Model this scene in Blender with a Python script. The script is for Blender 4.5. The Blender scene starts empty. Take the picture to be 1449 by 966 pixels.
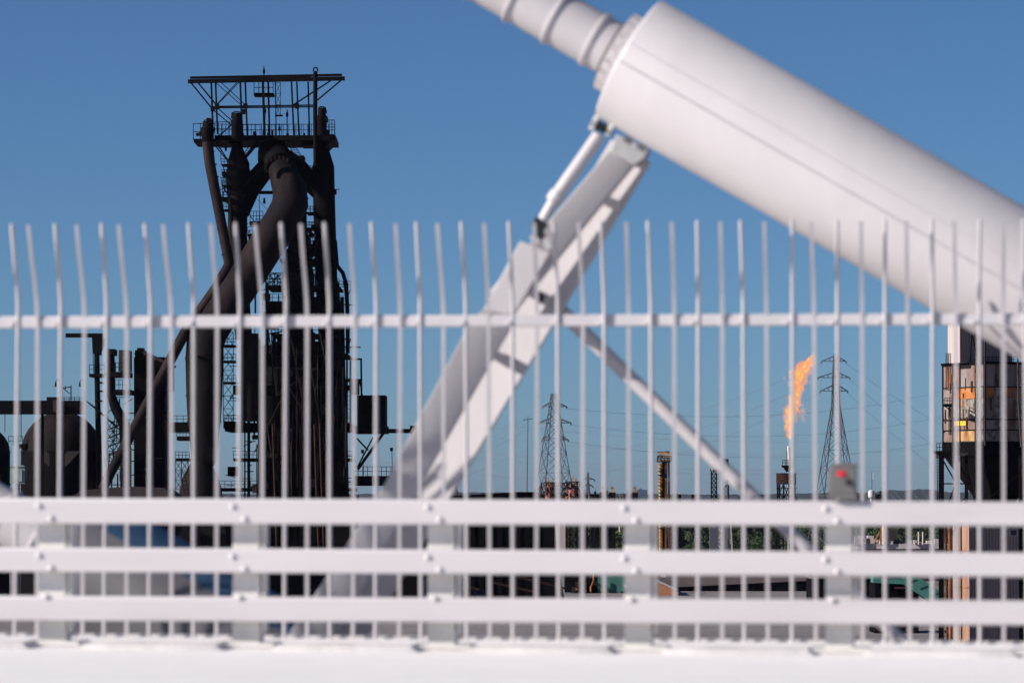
import bpy, bmesh, math, random
from mathutils import Vector as V, Matrix
R = math.radians
rng = random.Random(7)
scene = bpy.context.scene
col = scene.collection

# ------------------------------------------------------------------ camera
EYE = 0.757                      # eye height above the bridge deck (deck top is z = 0)
FPX, CX, CY = 5434.0, 724.5, 483.0
YAW, PITCH = R(6.98), math.atan(217.0 / 5434.0)
cam = bpy.data.cameras.new("camera")
cam_o = bpy.data.objects.new("camera", cam); col.objects.link(cam_o)
cam.sensor_width = 36.0; cam.lens = 36.0 * FPX / 1449.0
cam.clip_start = 0.5; cam.clip_end = 40000
cam_o.location = (0, 0, EYE)
cam_o.rotation_euler = (R(90) + PITCH, 0, YAW)
cam.dof.use_dof = True; cam.dof.focus_distance = 560; cam.dof.aperture_fstop = 4.2
cam.dof.aperture_blades = 9
scene.camera = cam_o
CAMP = V((0, 0, EYE))
ROT = cam_o.rotation_euler.to_matrix()
FWD = V((-math.sin(YAW), math.cos(YAW), 0)); RGT = V((math.cos(YAW), math.sin(YAW), 0)); UP = V((0, 0, 1))
GZ = EYE - 18.0                  # plant yard level, far below the bridge

# ------------------------------------------------------------------ light
SUN_EL, SUN_AZ = R(25.5), R(65)    # azimuth measured to the left of the fence's near side
sun_dir = V((-math.sin(SUN_AZ) * math.cos(SUN_EL), -math.cos(SUN_AZ) * math.cos(SUN_EL), math.sin(SUN_EL)))
sl = bpy.data.lights.new("sun", 'SUN'); sl.energy = 5.0; sl.angle = R(0.53); sl.color = (1.0, 0.93, 0.87)
so = bpy.data.objects.new("sun", sl); col.objects.link(so)
so.rotation_euler = sun_dir.to_track_quat('Z', 'Y').to_euler()
so.location = (-20, -10, 30)
w = bpy.data.worlds.new("World"); scene.world = w; w.use_nodes = True
nt = w.node_tree; bg = nt.nodes['Background']
sky = nt.nodes.new('ShaderNodeTexSky'); sky.sky_type = 'NISHITA'; sky.sun_disc = False
sky.sun_elevation = SUN_EL; sky.sun_rotation = math.pi + SUN_AZ
sky.altitude = 0; sky.air_density = 0.6; sky.dust_density = 0.3; sky.ozone_density = 10
hs = nt.nodes.new('ShaderNodeHueSaturation'); hs.inputs['Saturation'].default_value = 1.0
tint = nt.nodes.new('ShaderNodeMix'); tint.data_type = 'RGBA'; tint.blend_type = 'MULTIPLY'; tint.inputs[0].default_value = 1.0
tint.inputs[7].default_value = (1.15, 1.035, .89, 1)
nt.links.new(sky.outputs[0], hs.inputs['Color']); nt.links.new(hs.outputs[0], tint.inputs[6]); nt.links.new(tint.outputs[2], bg.inputs[0])
bg.inputs[1].default_value = 0.0668
vs = scene.view_settings
vs.view_transform = 'Standard'; vs.look = 'None'; vs.gamma = 1.0; vs.use_curve_mapping = False
vs.exposure = 0.43
scene.cycles.use_denoising = True
scene.cycles.max_bounces = 6; scene.cycles.diffuse_bounces = 3; scene.cycles.glossy_bounces = 2
scene.cycles.transparent_max_bounces = 64; scene.cycles.volume_bounces = 0

# ------------------------------------------------------------------ helpers
def ray(px, py):
    return ROT @ V(((px - CX) / FPX, -(py - CY) / FPX, -1.0))
def at(px, py, Y):               # point on the fence-parallel plane y = Y
    d = ray(px, py); return CAMP + d * (Y / d.y)
def far(px, py, D):              # point at depth D in front of the camera
    d = ray(px, py); return CAMP + d * (D / d.dot(FWD))
def mpp(D): return D / FPX       # metres per picture pixel at depth D

class MB:
    def __init__(s): s.v = []; s.f = []
    def add(s, vs_, fs):
        o = len(s.v); s.v += [V(a) for a in vs_]; s.f += [tuple(i + o for i in f) for f in fs]; return s
    def box8(s, p):              # p: bottom 4 then top 4 (same order)
        return s.add(p, [(3, 2, 1, 0), (4, 5, 6, 7), (0, 1, 5, 4), (1, 2, 6, 5), (2, 3, 7, 6), (3, 0, 4, 7)])
    def box(s, c, sx, sy, sz, X=V((1, 0, 0)), Y=V((0, 1, 0)), Z=V((0, 0, 1))):
        c = V(c); a, b, d = X * sx / 2, Y * sy / 2, Z * sz / 2
        return s.box8([c - a - b - d, c + a - b - d, c + a + b - d, c - a + b - d, c - a - b + d, c + a - b + d, c + a + b + d, c - a + b + d])
    def bar(s, p0, p1, wd, dp=None, side=None):   # wd across the line of sight, dp along it
        p0, p1 = V(p0), V(p1); dp = wd if dp is None else dp
        t = (p1 - p0); L = t.length
        if L < 1e-6: return s
        t /= L
        q = V(side) if side is not None else FWD
        y = (q - t * q.dot(t))
        if y.length < 1e-3: y = UP - t * UP.dot(t)
        y.normalize(); x = y.cross(t)
        return s.box((p0 + p1) / 2, wd, dp, L, x, y, t)
    def tube(s, pts, r, n=12, cap=True):
        pts = [V(p) for p in pts]; m = len(pts)
        rs = [r] * m if not isinstance(r, (list, tuple)) else list(r)
        ts = []
        for i in range(m):
            a = pts[max(i - 1, 0)]; b = pts[min(i + 1, m - 1)]
            if 0 < i < m - 1:
                t = (pts[i] - a).normalized() + (b - pts[i]).normalized()
            else: t = b - a
            ts.append(t.normalized() if t.length > 1e-9 else V((0, 0, 1)))
        ref = V((0, 1, 0)) if abs(ts[0].y) < .9 else V((1, 0, 0))
        x = (ref - ts[0] * ref.dot(ts[0])).normalized()
        vs_ = []
        for i in range(m):
            t = ts[i]; x = (x - t * x.dot(t)).normalized(); y = t.cross(x)
            k = 1.0
            if 0 < i < m - 1:
                c = (pts[i] - pts[i - 1]).normalized().dot(t); k = 1.0 / max(c, .6)
            for j in range(n):
                a = 2 * math.pi * j / n
                vs_.append(pts[i] + (x * math.cos(a) + y * math.sin(a)) * rs[i] * (1 + (k - 1) * .5))
        fs = [(i * n + j, i * n + (j + 1) % n, (i + 1) * n + (j + 1) % n, (i + 1) * n + j) for i in range(m - 1) for j in range(n)]
        if cap: fs += [tuple(range(n - 1, -1, -1)), tuple((m - 1) * n + j for j in range(n))]
        return s.add(vs_, fs)
    def prism(s, poly, off):
        n = len(poly); off = V(off)
        vs_ = [V(p) for p in poly] + [V(p) + off for p in poly]
        return s.add(vs_, [tuple(range(n - 1, -1, -1)), tuple(range(n, 2 * n))] + [(i, (i + 1) % n, n + (i + 1) % n, n + i) for i in range(n)])
    def lathe(s, c, prof, n=28):           # prof: (radius, z) about the vertical through c
        c = V(c); m = len(prof); vs_ = []
        for r, z in prof:
            for j in range(n):
                a = 2 * math.pi * j / n
                vs_.append(V((c.x + r * math.cos(a), c.y + r * math.sin(a), z)))
        fs = [(i * n + j, i * n + (j + 1) % n, (i + 1) * n + (j + 1) % n, (i + 1) * n + j) for i in range(m - 1) for j in range(n)]
        fs += [tuple(range(n - 1, -1, -1)), tuple((m - 1) * n + j for j in range(n))]
        return s.add(vs_, fs)
    def mesh(s, name, base=V((0, 0, 0)), bevel=0):
        me = bpy.data.meshes.new(name)
        me.from_pydata([tuple(a - base) for a in s.v], [], s.f)
        bm = bmesh.new(); bm.from_mesh(me)
        bmesh.ops.recalc_face_normals(bm, faces=bm.faces)
        if bevel:
            ed = [e for e in bm.edges if len(e.link_faces) == 2 and e.calc_face_angle(0) > .6]
            bmesh.ops.bevel(bm, geom=ed, offset=bevel, segments=2, profile=.5, affect='EDGES')
        for f in bm.faces: f.smooth = True
        bm.to_mesh(me); bm.free()
        me.set_sharp_from_angle(angle=R(22 if bevel else 38))
        return me

def link(name, me, mat, parent=None):
    o = bpy.data.objects.new(name, me); col.objects.link(o)
    if mat and not me.materials: me.materials.append(mat)
    if parent: o.parent = parent
    return o
def tag(o, label=None, cat=None, group=None, kind=None):
    if label: o['label'] = label
    if cat: o['category'] = cat
    if group: o['group'] = group
    if kind: o['kind'] = kind
    return o
class Thing:
    def __init__(s, name, label, cat, base, group=None, kind=None):
        s.base = V(base); s.o = bpy.data.objects.new(name, None); col.objects.link(s.o)
        s.o.empty_display_size = .5; s.o.location = s.base
        tag(s.o, label, cat, group, kind)
    def part(s, name, mb, mat, parent=None, label=None, bevel=0, kind=None):
        o = link(name, mb.mesh(name, s.base, bevel), mat, parent or s.o)
        if label: o['label'] = label
        if kind: o['kind'] = kind
        return o
    def inst(s, name, me, mat, pos, parent=None, rz=0):
        o = link(name, me, mat, parent or s.o); o.location = V(pos) - s.base
        if rz: o.rotation_euler.z = rz
        return o
def copy_tree(o, parent=None):
    c = o.copy(); col.objects.link(c)
    if parent: c.parent = parent
    for ch in list(o.children): copy_tree(ch, c)
    return c

# ------------------------------------------------------------------ materials
def new_mat(name):
    m = bpy.data.materials.new(name); m.use_nodes = True
    return m, m.node_tree, m.node_tree.nodes['Principled BSDF']
def ramp(t, fac, stops):
    n = t.nodes.new('ShaderNodeValToRGB'); t.links.new(fac, n.inputs[0])
    e = n.color_ramp.elements
    while len(e) < len(stops): e.new(.5)
    for el, (p, c) in zip(e, stops): el.position = p; el.color = (*c, 1)
    return n.outputs[0]
def noise(t, scale, detail=4, coord='Object', rough=.55, stretch=None):
    tc = t.nodes.new('ShaderNodeTexCoord'); n = t.nodes.new('ShaderNodeTexNoise')
    src = tc.outputs[coord]
    if stretch:
        mp = t.nodes.new('ShaderNodeMapping'); mp.inputs['Scale'].default_value = stretch
        t.links.new(src, mp.inputs[0]); src = mp.outputs[0]
    t.links.new(src, n.inputs['Vector'])
    n.inputs['Scale'].default_value = scale; n.inputs['Detail'].default_value = detail; n.inputs['Roughness'].default_value = rough
    return n.outputs['Fac']
def mat_noise(name, stops, scale, rough=.6, metal=0, detail=5, stretch=None, bump=0, spec=.5, bscale=None):
    m, t, b = new_mat(name)
    f = noise(t, scale, detail, stretch=stretch)
    t.links.new(ramp(t, f, stops), b.inputs['Base Color'])
    b.inputs['Roughness'].default_value = rough; b.inputs['Metallic'].default_value = metal
    b.inputs['Specular IOR Level'].default_value = spec
    if bump:
        bn = t.nodes.new('ShaderNodeBump'); bn.inputs['Strength'].default_value = bump; bn.inputs['Distance'].default_value = .05
        f2 = noise(t, bscale or scale * 3, 4, stretch=stretch)
        t.links.new(f2, bn.inputs['Height']); t.links.new(bn.outputs[0], b.inputs['Normal'])
    return m
M = {}
M['white'] = mat_noise('white_paint', [(.20, (.42, .395, .40)), (.36, (.515, .485, .495)), (.55, (.55, .52, .53)), (.8, (.60, .57, .575))], 1.5, .42, detail=9, bump=.04, spec=.4, stretch=(1.6, 1.6, .5))
M['rail'] = mat_noise('rail_paint', [(.22, (.50, .47, .48)), (.40, (.575, .545, .555)), (.75, (.63, .60, .61))], 2.2, .4, detail=8, spec=.4, stretch=(.35, 1, 2.2))
M['picket'] = mat_noise('picket_paint', [(.25, (.43, .41, .42)), (.5, (.50, .475, .49)), (.75, (.56, .535, .55))], 5, .55, detail=8)
M['galv'] = mat_noise('galvanised_steel', [(.3, (.40, .40, .41)), (.7, (.52, .51, .51))], 6, .5, .2)
M['post'] = mat_noise('post_paint', [(.25, (.58, .56, .53)), (.5, (.68, .66, .63)), (.75, (.76, .74, .71))], 4, .6, detail=8)
M['seam'] = mat_noise('joint_sealant', [(.3, (.42, .40, .41)), (.7, (.52, .49, .50))], 12, .7)
M['conc'] = mat_noise('concrete', [(.25, (.50, .475, .465)), (.75, (.68, .65, .645))], 3.0, .85, detail=8, bump=.2)
M['deck'] = mat_noise('deck_concrete', [(.2, (.82, .79, .78)), (.8, (.87, .845, .835))], .9, .85, detail=8, bump=.15)
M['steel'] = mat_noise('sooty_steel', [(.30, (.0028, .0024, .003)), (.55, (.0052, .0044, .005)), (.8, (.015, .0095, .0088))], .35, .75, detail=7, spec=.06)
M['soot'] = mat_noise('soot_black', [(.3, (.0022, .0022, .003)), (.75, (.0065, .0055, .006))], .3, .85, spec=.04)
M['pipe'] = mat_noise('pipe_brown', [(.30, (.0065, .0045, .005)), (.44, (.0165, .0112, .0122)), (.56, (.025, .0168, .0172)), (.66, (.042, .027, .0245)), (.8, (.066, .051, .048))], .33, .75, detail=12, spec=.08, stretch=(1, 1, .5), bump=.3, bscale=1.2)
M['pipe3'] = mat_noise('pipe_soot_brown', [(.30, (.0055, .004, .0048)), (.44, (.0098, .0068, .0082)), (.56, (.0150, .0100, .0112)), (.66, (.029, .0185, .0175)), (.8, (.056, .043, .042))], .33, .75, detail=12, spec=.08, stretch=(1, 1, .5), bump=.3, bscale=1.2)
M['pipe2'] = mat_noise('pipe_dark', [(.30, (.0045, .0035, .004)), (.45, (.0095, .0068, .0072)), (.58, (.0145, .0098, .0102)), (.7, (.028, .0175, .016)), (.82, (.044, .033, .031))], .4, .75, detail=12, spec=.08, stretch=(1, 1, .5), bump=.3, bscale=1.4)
M['rustp'] = mat_noise('rust_pipe', [(.3, (.010, .006, .0055)), (.7, (.05, .021, .0155))], .6, .8, spec=.15)
M['shed'] = mat_noise('shed_brown', [(.3, (.030, .023, .024)), (.7, (.055, .041, .042))], .5, .75, stretch=(1, 1, .1), spec=.2)
M['dark'] = mat_noise('black_cladding', [(.3, (.0025, .0025, .0032)), (.7, (.006, .0052, .006))], .2, .85, spec=.04)
M['box'] = mat_noise('box_grey', [(.3, (.13, .12, .115)), (.7, (.17, .16, .155))], 9, .5, .1)
M['blue'] = mat_noise('blue_tone', [(.3, (.035, .078, .145)), (.7, (.045, .10, .18))], 3, .45)
M['dgrey'] = mat_noise('grey_tone', [(.3, (.085, .082, .095)), (.7, (.115, .11, .122))], 3, .5)
M['black'] = mat_noise('black_rubber', [(.3, (.01, .01, .012)), (.7, (.02, .02, .022))], 8, .5)
M['tower'] = mat_noise('tower_steel', [(.3, (.07, .078, .092)), (.7, (.105, .112, .13))], .3, .6, .2)
M['wire'] = mat_noise('wire_metal', [(.3, (.10, .11, .135)), (.7, (.14, .15, .175))], .1, .6)
M['yellow'] = mat_noise('rusty_yellow', [(.35, (.10, .035, .02)), (.5, (.42, .22, .05)), (.7, (.60, .34, .07))], .55, .7, detail=8)
M['redtank'] = mat_noise('faded_red', [(.35, (.26, .09, .08)), (.6, (.42, .15, .13)), (.75, (.62, .46, .42))], .4, .7, detail=8)
M['pale'] = mat_noise('pale_cladding', [(.3, (.40, .325, .31)), (.7, (.50, .42, .40))], .3, .7, stretch=(1, 1, .15))
M['rust'] = mat_noise('rust_orange', [(.3, (.07, .025, .012)), (.5, (.36, .12, .03)), (.65, (.50, .17, .04)), (.8, (.30, .22, .18))], .55, .85, detail=9)
M['rustm'] = mat_noise('brown_rust', [(.3, (.045, .02, .012)), (.5, (.15, .06, .028)), (.7, (.26, .11, .05))], .6, .85, detail=9)
M['silo'] = mat_noise('stained_white', [(.36, (.06, .028, .018)), (.44, (.17, .085, .055)), (.56, (.215, .175, .16)), (.76, (.31, .27, .26))], .55, .75, detail=11, stretch=(1, 1, .28))
M['silog'] = mat_noise('grey_scale', [(.35, (.08, .055, .04)), (.55, (.24, .20, .17)), (.75, (.34, .30, .27))], 1.6, .85, detail=9)
M['ochre'] = mat_noise('ochre_stain', [(.35, (.16, .06, .02)), (.55, (.46, .27, .10)), (.75, (.52, .40, .25))], .6, .8, detail=8, stretch=(1, 1, .4))
M['signal'] = mat_noise('signal_yellow', [(.3, (.80, .42, .02)), (.7, (.86, .48, .03))], .8, .6)
M['beige'] = mat_noise('beige_cladding', [(.34, (.19, .075, .038)), (.5, (.32, .185, .12)), (.7, (.38, .26, .19))], .35, .75, detail=7, stretch=(1, 1, .2))
M['corr'] = mat_noise('corrugated_brown', [(.3, (.25, .165, .15)), (.7, (.36, .25, .225))], .4, .7, stretch=(1, 1, .12))
M['teal'] = mat_noise('teal_paint', [(.3, (.025, .11, .09)), (.7, (.05, .19, .155))], .5, .65)
M['roofg'] = mat_noise('roof_brown', [(.3, (.10, .075, .075)), (.7, (.16, .125, .125))], .2, .85)
M['lgrey'] = mat_noise('pale_scrap', [(.3, (.30, .26, .25)), (.7, (.55, .49, .48))], 1.2, .8, detail=8)
M['bark'] = mat_noise('bark', [(.3, (.05, .038, .03)), (.7, (.09, .07, .055))], 2, .9)
M['hill'] = mat_noise('hill_forest', [(.3, (.014, .024, .016)), (.7, (.03, .045, .028))], .01, .95, detail=10, spec=.1)
M['bldg'] = mat_noise('far_building', [(.3, (.05, .08, .12)), (.7, (.07, .11, .16))], .1, .6)
M['ltgreen'] = mat_noise('pale_green_paint', [(.3, (.20, .28, .26)), (.7, (.30, .38, .35))], .6, .7)
def leaf_mat():
    m, t, b = new_mat('leaves')
    oi = t.nodes.new('ShaderNodeObjectInfo')
    f = noise(t, .5, 3)
    a = t.nodes.new('ShaderNodeMath'); a.operation = 'MULTIPLY_ADD'; t.links.new(oi.outputs['Random'], a.inputs[0]); a.inputs[1].default_value = .4
    t.links.new(f, a.inputs[2])
    t.links.new(ramp(t, a.outputs[0], [(.3, (.017, .031, .014)), (.6, (.032, .055, .022)), (.95, (.058, .085, .034))]), b.inputs['Base Color'])
    b.inputs['Roughness'].default_value = .7; b.inputs['Specular IOR Level'].default_value = .2
    return m
M['leaf'] = leaf_mat()
def brick_mat():
    m, t, b = new_mat('brick_orange')
    tc = t.nodes.new('ShaderNodeTexCoord'); mp = t.nodes.new('ShaderNodeMapping'); mp.inputs['Rotation'].default_value = (R(90), 0, 0)
    br = t.nodes.new('ShaderNodeTexBrick'); t.links.new(tc.outputs['Object'], mp.inputs[0]); t.links.new(mp.outputs[0], br.inputs['Vector'])
    br.inputs['Color1'].default_value = (.34, .12, .055, 1); br.inputs['Color2'].default_value = (.46, .19, .085, 1); br.inputs['Mortar'].default_value = (.30, .20, .15, 1)
    br.inputs['Scale'].default_value = 1.4; br.inputs['Mortar Size'].default_value = .02
    t.links.new(br.outputs[0], b.inputs['Base Color']); b.inputs['Roughness'].default_value = .85
    return m
M['brick'] = brick_mat()
def ground_mat():
    m, t, b = new_mat('yard_ground')
    f1 = noise(t, .012, 8); f2 = noise(t, .9, 8, rough=.75)
    mx = t.nodes.new('ShaderNodeMix'); mx.data_type = 'RGBA'; mx.blend_type = 'MULTIPLY'; mx.inputs[0].default_value = .8
    t.links.new(ramp(t, f1, [(.35, (.17, .145, .14)), (.5, (.23, .20, .20)), (.62, (.13, .13, .085))]), mx.inputs[6])
    t.links.new(ramp(t, f2, [(.3, (.35, .34, .34)), (.55, (.9, .9, .9)), (.72, (1.5, 1.45, 1.4))]), mx.inputs[7])
    t.links.new(mx.outputs[2], b.inputs['Base Color']); b.inputs['Roughness'].default_value = .95
    return m
M['ground'] = ground_mat()
def emit_mat(name, stops, scale, strength, alpha):
    m, t, b = new_mat(name); t.nodes.remove(b)
    out = t.nodes['Material Output']
    em = t.nodes.new('ShaderNodeEmission'); tr = t.nodes.new('ShaderNodeBsdfTransparent'); mix = t.nodes.new('ShaderNodeMixShader')
    f = noise(t, scale, 5, rough=.7)
    t.links.new(ramp(t, f, stops), em.inputs[0]); em.inputs[1].default_value = strength
    lw = t.nodes.new('ShaderNodeLayerWeight'); lw.inputs[0].default_value = .5
    iv = t.nodes.new('ShaderNodeMath'); iv.operation = 'SUBTRACT'; iv.inputs[0].default_value = 1.0; t.links.new(lw.outputs['Facing'], iv.inputs[1])
    pw = t.nodes.new('ShaderNodeMath'); pw.operation = 'POWER'; t.links.new(iv.outputs[0], pw.inputs[0]); pw.inputs[1].default_value = 1.6
    al = t.nodes.new('ShaderNodeMath'); al.operation = 'MULTIPLY'; t.links.new(pw.outputs[0], al.inputs[0]); al.inputs[1].default_value = alpha
    t.links.new(al.outputs[0], mix.inputs[0])
    t.links.new(tr.outputs[0], mix.inputs[1]); t.links.new(em.outputs[0], mix.inputs[2]); t.links.new(mix.outputs[0], out.inputs['Surface'])
    return m
M['fl_core'] = emit_mat('flame_core', [(.3, (1, .42, .07)), (.5, (1, .56, .13)), (.7, (1, .72, .27))], .55, .80, .70)
M['fl_mid'] = emit_mat('flame_body', [(.3, (.97, .26, .09)), (.5, (1, .41, .19)), (.72, (1, .55, .32))], .5, .72, .36)
M['fl_edge'] = emit_mat('flame_wisp', [(.3, (.88, .36, .28)), (.5, (.95, .47, .40)), (.7, (1, .60, .54))], .6, .64, .24)
def lamp_mat():
    m, t, b = new_mat('red_lens'); b.inputs['Base Color'].default_value = (.62, .02, .035, 1); b.inputs['Roughness'].default_value = .3
    return m
M['red'] = lamp_mat()

# ================================================================== SETTING
g = MB(); S = 15500
gv = []; N = 1
g.add([V((-S, -200, GZ)), V((S, -200, GZ)), V((S, S, GZ)), V((-S, S, GZ))], [(0, 1, 2, 3)])
tag(link('ground', g.mesh('ground'), M['ground']), kind='structure')

# bridge deck: a concrete slab that ends just behind the fence
d = MB(); x0, x1 = -14, 12
def zl(X): return -.0038 * (X + 2.6)   # the bridge's gentle grade
def gbox(mb, xa, xb, ya, yb, za, zb, sh=zl):
    mb.box8([V((xa, ya, za + sh(xa))), V((xb, ya, za + sh(xb))), V((xb, yb, za + sh(xb))), V((xa, yb, za + sh(xa))),
             V((xa, ya, zb + sh(xa))), V((xb, ya, zb + sh(xb))), V((xb, yb, zb + sh(xb))), V((xa, yb, zb + sh(xa)))])
gbox(d, x0, x1, -3, 20.16, -.6, 0)
tag(link('bridge_deck', d.mesh('bridge_deck', bevel=.01), M['deck']), kind='structure')
k = MB(); gbox(k, x0, x1, 20.02, 20.13, -.01, .012)
curb = tag(link('curb', k.mesh('curb', bevel=.004), M['conc']), kind='structure')

# ------------------------------------------------------------------ guardrail
YR = 18.6
def lin(y0, y1): return lambda px: y0 + (y1 - y0) * px / 1449.0
gr = Thing('guardrail', 'white three-rail steel guardrail bolted along the edge of the bridge deck', 'guardrail', (-2.6, YR, 0))
def rail_box(mb, top, bot, Y, dep, xa=-420, xb=1900):
    a0, a1 = at(xa, bot(xa), Y), at(xb, bot(xb), Y); b0, b1 = at(xa, top(xa), Y), at(xb, top(xb), Y)
    D = V((0, dep, 0)); mb.box8([a0, a1, a1 + D, a0 + D, b0, b1, b1 + D, b0 + D])
rails = [(lin(704, 709.5), lin(740.5, 744.5)), (lin(774, 781.5), lin(808.5, 816.5)), (lin(842.5, 849.5), lin(877.5, 885))]
rail_objs = []
for tp, bt in rails:
    m = MB(); rail_box(m, tp, bt, YR, .09); rail_objs.append(gr.part('rail', m, M['rail'], bevel=.012))
posts = [-205, 75, 349, 625, 903, 1188, 1478]
bolt = MB()
bolt.add(*(lambda n, prof: ([V((r * math.cos(2 * math.pi * j / n), y, r * math.sin(2 * math.pi * j / n))) for r, y in prof for j in range(n)],
        [(i * n + j, i * n + (j + 1) % n, (i + 1) * n + (j + 1) % n, (i + 1) * n + j) for i in range(len(prof) - 1) for j in range(n)] + [tuple((len(prof) - 1) * n + j for j in range(n))]))(12, [(.0165, 0), (.016, -.003), (.0135, -.007), (.009, -.010), (.004, -.0112)]))
bolt_me = bolt.mesh('bolt')
for pc in posts:
    xl = at(pc - 20, 800, YR + .095).x; xr = at(pc + 19, 800, YR + .095).x
    zt = at(pc, rails[0][0](pc) + 7, YR).z
    m = MB(); m.box8([V((xl, YR + .093, .0)), V((xr, YR + .093, .0)), V((xr, YR + .22, .0)), V((xl, YR + .22, .0)),
                      V((xl, YR + .093, zt)), V((xr, YR + .093, zt)), V((xr, YR + .17, zt)), V((xl, YR + .17, zt))])
    po = gr.part('post', m, M['post'], bevel=.008)
    m = MB(); xc = (xl + xr) / 2; b0 = .0 + zl(xc)
    m.box((xc, YR + .155, b0 + .014), .30, .24, .024)
    gr.part('base_plate', m, M['post'], po, bevel=.004)
    # a stiffener web on the shaded side of each post
    m = MB(); m.box((xr + .016, YR + .15, zt / 2 + .02), .012, .11, zt - .12); gr.part('stiffener', m, M['post'], po)
    for i, (tp, bt) in enumerate(rails):
        offs = [(-20, 11), (-3, 28.5)] if i < 2 else [(-10, 0.5)]
        for ox, oy in offs:
            p = at(pc + ox, tp(pc) + oy, YR)
            gr.inst('bolt', bolt_me, M['rail'], p, rail_objs[i])
# raised curb blocks between the posts
for i in range(len(posts) - 1):
    a, b = posts[i] + 42, posts[i + 1] - 46
    xa, xb = at(a, 915, 18.33).x, at(b, 915, 18.33).x
    m = MB(); e_ = .05
    m.box8([V((xa - e_, 18.34, -.01 + zl(xa))), V((xb + e_, 18.34, -.01 + zl(xb))), V((xb + e_, 18.64, -.01 + zl(xb))), V((xa - e_, 18.64, -.01 + zl(xa))),
            V((xa, 18.36, .03 + zl(xa))), V((xb, 18.36, .03 + zl(xb))), V((xb, 18.61, .03 + zl(xb))), V((xa, 18.61, .03 + zl(xa)))])
    o = link('curb_block', m.mesh('curb_block', V((0, 0, 0)), .006), M['conc'], curb)

# ------------------------------------------------------------------ picket fence
YF = 19.93
fe = Thing('picket_fence', 'tall white picket fence with tops bent inward behind the guardrail', 'fence', (-2.6, YF, .05))
m = MB(); rail_box(m, lin(447.5, 443), lin(464, 459.5), YF + .003, .045); mid_rail = fe.part('rail', m, M['rail'], bevel=.006)
zf_bot = -.02; zf_bend = at(700, 425, YF).z; zf_tip = at(700, 318.5, YF).z
def picket_mesh(kind):
    mb = MB()
    if kind == 0:        # round bar, short bend
        pts = [V((0, 0, 0)), V((0, 0, zf_bend - zf_bot - .03)), V((0, -.004, zf_bend - zf_bot)), V((0, -.016, zf_bend - zf_bot + .04)),
               V((0, -.075, zf_bend - zf_bot + .2)), V((0, -.142, zf_tip - zf_bot - .012)), V((0, -.145, zf_tip - zf_bot))]
        mb.tube(pts, [.0102] * 5 + [.010, .007], 10)
    else:                # flat bar, longer bend
        zs = [0, zf_bend - zf_bot - .1, zf_bend - zf_bot, zf_bend - zf_bot + .1, zf_bend - zf_bot + .22, zf_tip - zf_bot - .012]
        ys = [0, 0, -.022, -.065, -.13, -.198]
        w2, t2 = .0092, .006; n = len(zs)
        vs_ = []
        for y, z in zip(ys, zs): vs_ += [V((-w2, y - t2, z)), V((w2, y - t2, z)), V((w2, y + t2, z)), V((-w2, y + t2, z))]
        fs = [(i * 4 + j, i * 4 + (j + 1) % 4, i * 4 + 4 + (j + 1) % 4, i * 4 + 4 + j) for i in range(n - 1) for j in range(4)] + [(3, 2, 1, 0), (n * 4 - 4, n * 4 - 3, n * 4 - 2, n * 4 - 1)]
        mb.add(vs_, fs)
    return mb.mesh('picket')
pk = [picket_mesh(0), picket_mesh(1)]
X0 = at(23, 456, YF).x; X1 = at(1385, 456, YF).x; PS = (X1 - X0) / 42.0
tab = MB(); tab.box((-.024, 0, 0), .030, .022, .022); tab_me = tab.mesh('bracket', bevel=.003)
for i in range(-12, 58):
    x = X0 + PS * i + rng.uniform(-.003, .003); dz = zl(x) - zl(0)
    o = fe.inst('picket', pk[i % 2], M['picket'], (x, YF + (0 if i % 2 == 0 else .005), zf_bot + dz))
    o.rotation_euler = (rng.uniform(-.007, .007), rng.uniform(-.0045, .0045), rng.uniform(-.03, .03))
    if i % 2 == 0:
        px_ = CX + 0; zr = at(700, 459, YF).z + dz
        fe.inst('bracket', tab_me, M['rail'], (x, YF + .004, zr), mid_rail)

# small grey switch box on the top rail
bxT = Thing('switch_box', 'small grey metal box with red lens and dark knob on the top guardrail', 'box', at(1191, 706, YR - .02))
Yb = YR - .03
def face_box(mb, xa, ya, xb, yb, Y, dep):
    p = [at(xa, yb, Y), at(xb, yb, Y), at(xb, ya, Y), at(xa, ya, Y)]
    mb.prism(p, (0, dep, 0))
m = MB(); face_box(m, 1173, 661, 1211, 706.5, Yb, .11); bo = bxT.part('housing', m, M['box'], bevel=.006)
m = MB(); face_box(m, 1176, 655.5, 1213, 661.5, Yb + .012, .08); bxT.part('lid', m, M['box'], bevel=.004)
m = MB(); p = at(1190.5, 670, Yb); 
m.tube([p + V((0, .002, 0)), p + V((0, -.005, 0)), p + V((0, -.008, 0))], [.024, .023, .012], 16)
for i in range(len(m.v)): m.v[i].z = p.z + (m.v[i].z - p.z) * .68
bxT.part('lens', m, M['red'])
m = MB(); p = at(1199.5, 681.5, Yb); m.tube([p + V((0, .002, 0)), p + V((0, -.02, 0)), p + V((0, -.026, 0))], [.017, .015, .008], 14); bxT.part('knob', m, M['black'])
m = MB(); face_box(m, 1176, 700, 1212, 706, Yb - .004, .01); bxT.part('flange', m, M['box'])

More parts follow.
